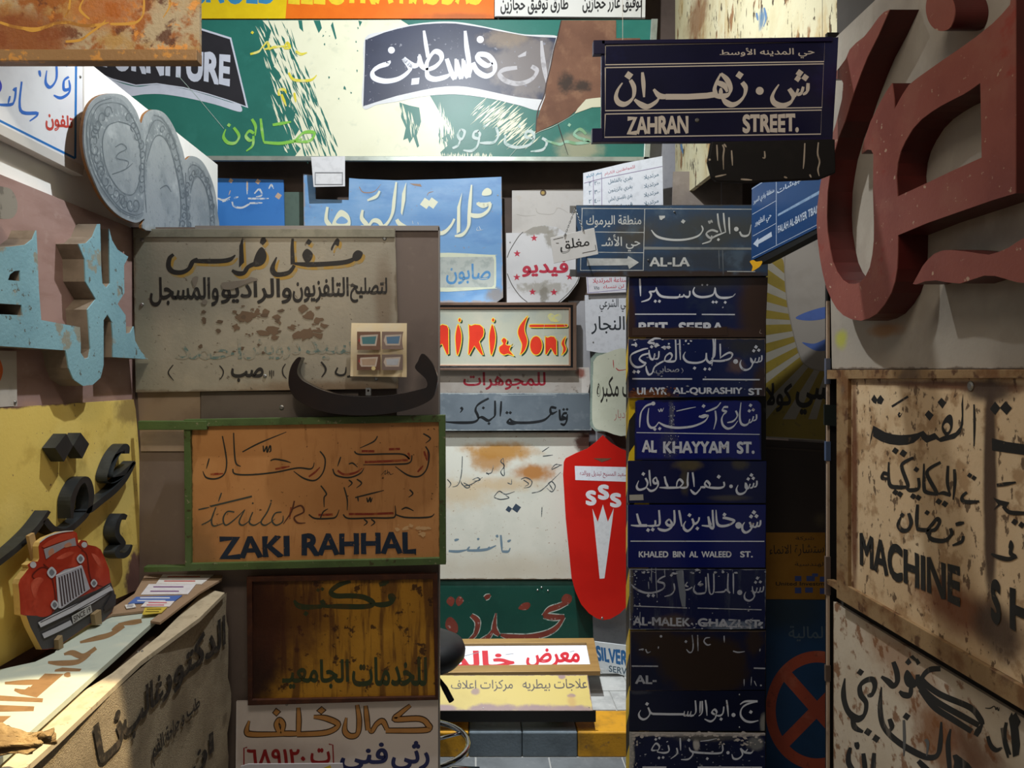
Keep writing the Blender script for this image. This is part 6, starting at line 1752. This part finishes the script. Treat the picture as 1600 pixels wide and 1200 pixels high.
S.text([('S', [(1315, 890), (1402, 925), (1402, 1320), (1315, 1270)]), ('H', [(1478, 952), (1660, 1020), (1660, 1440), (1478, 1350)])], MK, bold=0.055)
S.at(0, 0, 1).screws([(1517, 603)], 5)

# lower right board
S = Sign('lower_letter_board', 'dirty cream board with bold brushed black Arabic lettering below the workshop board', 'sign', right_side(0.904, 1450, 1100))
m = lambda: mat('lower_cream', 'c6b9a3', 0.6, 0, [N('b6a68f', 4, 0.42, 0.7, 0.6), N('d0c5b4', 6, 0.52, 0.75, 0.6), ('b', '7a4a22', 1465, 1150, 45, 55, 0.6, 0.85, 16, 2.0), ('b', '8a5a30', 1400, 1030, 50, 40, 0.8, 0.6, 18, 2.0), ('b', '6a3a1c', 1520, 1175, 50, 30, 0.7, 0.8, 20, 2.0), N('7a4c28', 24, 0.57, 0.67, 0.85, None, 8), ('b', 'c8bca0', 1440, 985, 60, 22, 0.7, 0.6, 12, 1.4), ('e', '5a4432', 0.006, 0.9, 22)], 0.15, sign=S)
S.panel([(1302, 940), (1900, 1306), (1900, 1700), (1302, 1400)], m, 0.008)
BB = mat('brush_black', '1d1e1f', 0.55, 0, [N('2a2a2a', 10, 0.45, 0.7, 0.5), N('6a6258', 20, 0.62, 0.72, 0.7, (2, 0.5, 1))])
S.at(1300, 975, 5.333)
S.paint('108,452,0.3 96,560 105,650 140,735,1 210,790,1.3 270,755,1 285,660,0.9 240,590,1 235,515 285,470 340,465 358,520 335,585 295,600; d 237,402,32; d 300,900,36 368,955,36; 170,780 190,860 260,900', BB, 52, 60, 0.6)
S.paint('512,315 540,400 545,480 510,515 470,480 412,438; f 620,385 598,450 625,520 690,530 720,480 690,460 650,400; 660,530 650,590 600,590 562,560; p 608,320 640,280 665,320 635,345;p 645,275 675,258 705,290 690,310;p 690,300 715,285 740,325 710,345; 905,372,0.9 820,380 765,425 762,480 900,585 1150,695 1235,790 1255,840,0.8; 715,420 735,520 880,650 1100,775 1225,845,0.9; 735,545 850,690 1000,790 1165,895,0.9; p 1195,880 1230,845 1265,830 1245,900 1215,942 1180,920', BB, 52, 60, 0.7)
S.paint('413,525,0.3 402,700 430,850 530,965,1 680,1062,1.1 800,1112 880,1090 905,980 912,815,0.4; 990,875,0.4 968,1000 982,1210,0.9; d 622,770,34; p 1005,1095 1040,1085 1140,1160 1240,1300 1000,1300 1020,1150; 205,985 215,1045; 155,1030 138,1100 150,1180 240,1290; 262,1078 275,1190 280,1260; 352,1075 345,1190 350,1260; 720,1140 770,1190 830,1230; 480,790 500,860 470,900', BB, 50, 60, 0.65)
S.paint('600,800 605,960 600,1100; 780,960 800,1000 790,1100', mat('brush_grey', '5a5a58', 0.6), 34)
S.paint('p 1475,790 1500,735 1510,760 1535,735 1575,815 1555,860 1570,1000 1560,1090 1510,1110 1500,1000 1490,880;1455,820 1440,950 1490,1090; 1420,865 1445,1000 1470,1115; 1300,935 1325,1010 1370,1050 1420,1030', BB, 40, 60, 0.7)
S.paint('1280,700 1320,702 1355,685 1370,715 1378,695 1390,722 1398,695', BB, 9, 60, 0.8)

# stick of moulding on the edge of the right-hand display
S = Sign('thin_wooden_stick', 'thin pale wooden stick standing on the edge of the right-hand display', 'stick', front(1295, 800, 1.94))
S.panel([(1292.5, 470), (1296.5, 470), (1296.5, 1700), (1292.5, 1700)], mat('stick_wood', 'b09a84', 0.6, 0, [N('6a5a4c', 20, 0.55, 0.7, 0.7, (1, 0.4, 1))]), 0.006, 'stick')
S.front = 0.001
for y0, y1, c in ((690, 720, '4a5a78'), (870, 930, '6a5a50'), (1040, 1065, '5a4a40'), (560, 600, '5a6070')):
    S.panel([(1290.5, y0), (1298, y0), (1298, y1), (1290.5, y1)], flat(c), 0.009, 'tape_wrap', h=0.002)
S = Sign('dark_strap', 'short dark strap reaching from the workshop board to the thin stick', 'strap', front(1304, 648, 1.93))
S.panel([(1288, 632), (1319, 634), (1319, 668), (1288, 664)], flat('1e2522'), 0.004, 'strap')

# ------------------------------------------------------------------ things between the pillar and the right-hand display
a, b = at(1190, 600, 2.92), at(1300, 600, 2.83)
PQ = three(a, b, a + Vector((0, 0, 1)))


def q_sign(name, label, cat, px, py, dn=0.0):
    P = Plane(PQ.o, PQ.u, PQ.v)
    u, v = P.uv(px, py)
    P.o = P.o + P.u * u + P.v * v - P.n * dn
    return Sign(name, label, cat, P)


S = q_sign('sunburst_sign', 'yellow drink sign with white rays and a white bottle-cap shape behind the pillar', 'sign', 1242, 530)
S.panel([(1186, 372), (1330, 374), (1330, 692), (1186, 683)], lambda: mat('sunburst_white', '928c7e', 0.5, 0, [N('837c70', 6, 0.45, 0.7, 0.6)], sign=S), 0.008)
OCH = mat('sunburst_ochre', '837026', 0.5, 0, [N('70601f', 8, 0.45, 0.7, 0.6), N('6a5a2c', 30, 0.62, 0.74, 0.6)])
cx, cy = 1318, 505
ray = []
for k in range(15):
    a0 = math.radians(98 + k * 12.2)
    a1 = a0 + math.radians(6.3 if k % 3 else 7.6)
    q = [(cx + 42 * math.cos(a0), cy + 42 * math.sin(a0))]
    for aa in (a0, (a0 + a1) / 2, a1):
        r = 210
        x, y = cx + r * math.cos(aa), cy + r * math.sin(aa)
        sc_ = min(1.0, (cx - 1188) / max(cx - x, 1e-3), (680 - cy) / max(y - cy, 1e-3) if y > cy else 1.0, (cy - 376) / max(cy - y, 1e-3) if y < cy else 1.0)
        q.append((cx + (x - cx) * sc_, cy + (y - cy) * sc_))
    q.append((cx + 42 * math.cos(a1), cy + 42 * math.sin(a1)))
    ray.append('p ' + ' '.join('%.1f,%.1f' % p for p in q))
S.paint(';'.join(ray), OCH, name='sun_rays')
S.paint('p 1188,655 1330,655 1330,690 1188,681', OCH, name='yellow_base')
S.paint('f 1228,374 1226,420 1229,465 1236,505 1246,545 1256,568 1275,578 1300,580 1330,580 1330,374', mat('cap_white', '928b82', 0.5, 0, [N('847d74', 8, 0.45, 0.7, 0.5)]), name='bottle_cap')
S.paint('1228,374 1226,420 1229,465 1236,505 1246,545 1256,568 1275,578 1300,580', '7d7468', 1.5, 0, 1, 'cap_outline')
S.paint('f 1243,497 1262,487 1292,480 1292,496 1265,501;f 1253,535 1272,537 1295,529 1295,545 1275,548', '4a62a0', name='blue_wave')
S.text([('بسي', (1243, 598, 1312, 648)), ('كولا', (1196, 598, 1238, 644))], '1f1b16', bold=0.03)
S = q_sign('dark_brown_board', 'plain dark brown board under the yellow sunburst sign', 'board', 1242, 760)
S.panel([(1186, 686), (1330, 695), (1330, 832), (1186, 832)], lambda: mat('dark_board', '2e221a', 0.5, 0, [N('251b15', 5, 0.45, 0.7, 0.6), ('b', '5a4c34', 1282, 812, 10, 10, 0.7, 0.6, 20, 1.5)], sign=S), 0.006)
mb = MB()
mb.prism([[S.uv(1186, 700), S.uv(1330, 709), S.uv(1330, 706), S.uv(1186, 697)]], 0.0, 0.004)
mb.build('ledge', mat('board_ledge', '3c2e24', 0.5), S.root)
S = q_sign('brass_plaque', 'brass plaque with fine black lettering and blue squares above the blue traffic sign', 'plaque', 1242, 883)
S.panel([(1186, 832), (1330, 832), (1330, 937), (1186, 936)], lambda: mat('brass', 'a07028', 0.32, 0.55, [N('8a5e20', 6, 0.45, 0.7, 0.5)], sign=S), 0.006)
S.text([('الاستشارة الانماء', [(1202, 852), (1300, 848), (1300, 868), (1202, 870)]), ('الهندسية', (1242, 878, 1290, 886)), ('شركة', (1243, 838, 1272, 845))], '2a2012', bold=0.005)
S.paint(';'.join('r %d,%d %d,%d' % (x, y, x + w, y + h) for x, y, w, h in ((1242, 900, 10, 8), (1260, 900, 13, 8), (1281, 901, 16, 8), (1242, 918, 10, 9), (1258, 918, 12, 8), (1281, 919, 16, 9), (1269, 896, 9, 5))), '34447a', name='blue_squares')
S.text([('United Investments', (1212, 909, 1310, 915))], '2a2012', bold=0.02)
S = q_sign('no_stopping_sign', 'dark blue traffic sign with a worn red ring and cross at the lower right', 'traffic sign', 1242, 1080, -0.004)
S.panel([(1184, 937), (1330, 938), (1330, 1420), (1184, 1420)], lambda: mat('traffic_blue', '123a60', 0.4, 0, [N('0f3050', 4, 0.42, 0.7, 0.7), ('b', '1a2a30', 1230, 950, 60, 30, 0.8, 0.7, 10, 1.4)], sign=S), 0.008)
S.text([('المالية', (1232, 978, 1292, 1002))], mat('faded_blue_grey', '4a5a66', 0.5), bold=0.01)
TR = mat('traffic_red', 'a84a30', 0.45, 0, [N('8a3a28', 6, 0.42, 0.7, 0.6), N('b86a50', 10, 0.55, 0.75, 0.5), N('6a3428', 40, 0.64, 0.74, 0.6)])
S.paint('f ' + ' '.join('%.1f,%.1f' % (1277 + 81 * math.cos(i * math.pi / 12), 1110 + 93 * math.sin(i * math.pi / 12)) for i in range(24)) + ';g ' + ' '.join('%.1f,%.1f' % (1277 + 65 * math.cos(i * math.pi / 12), 1110 + 75 * math.sin(i * math.pi / 12)) for i in range(24)), TR, name='red_ring')
S.paint('= 1226,1052 1330,1170;= 1222,1164 1334,1050', TR, 19, name='red_cross')
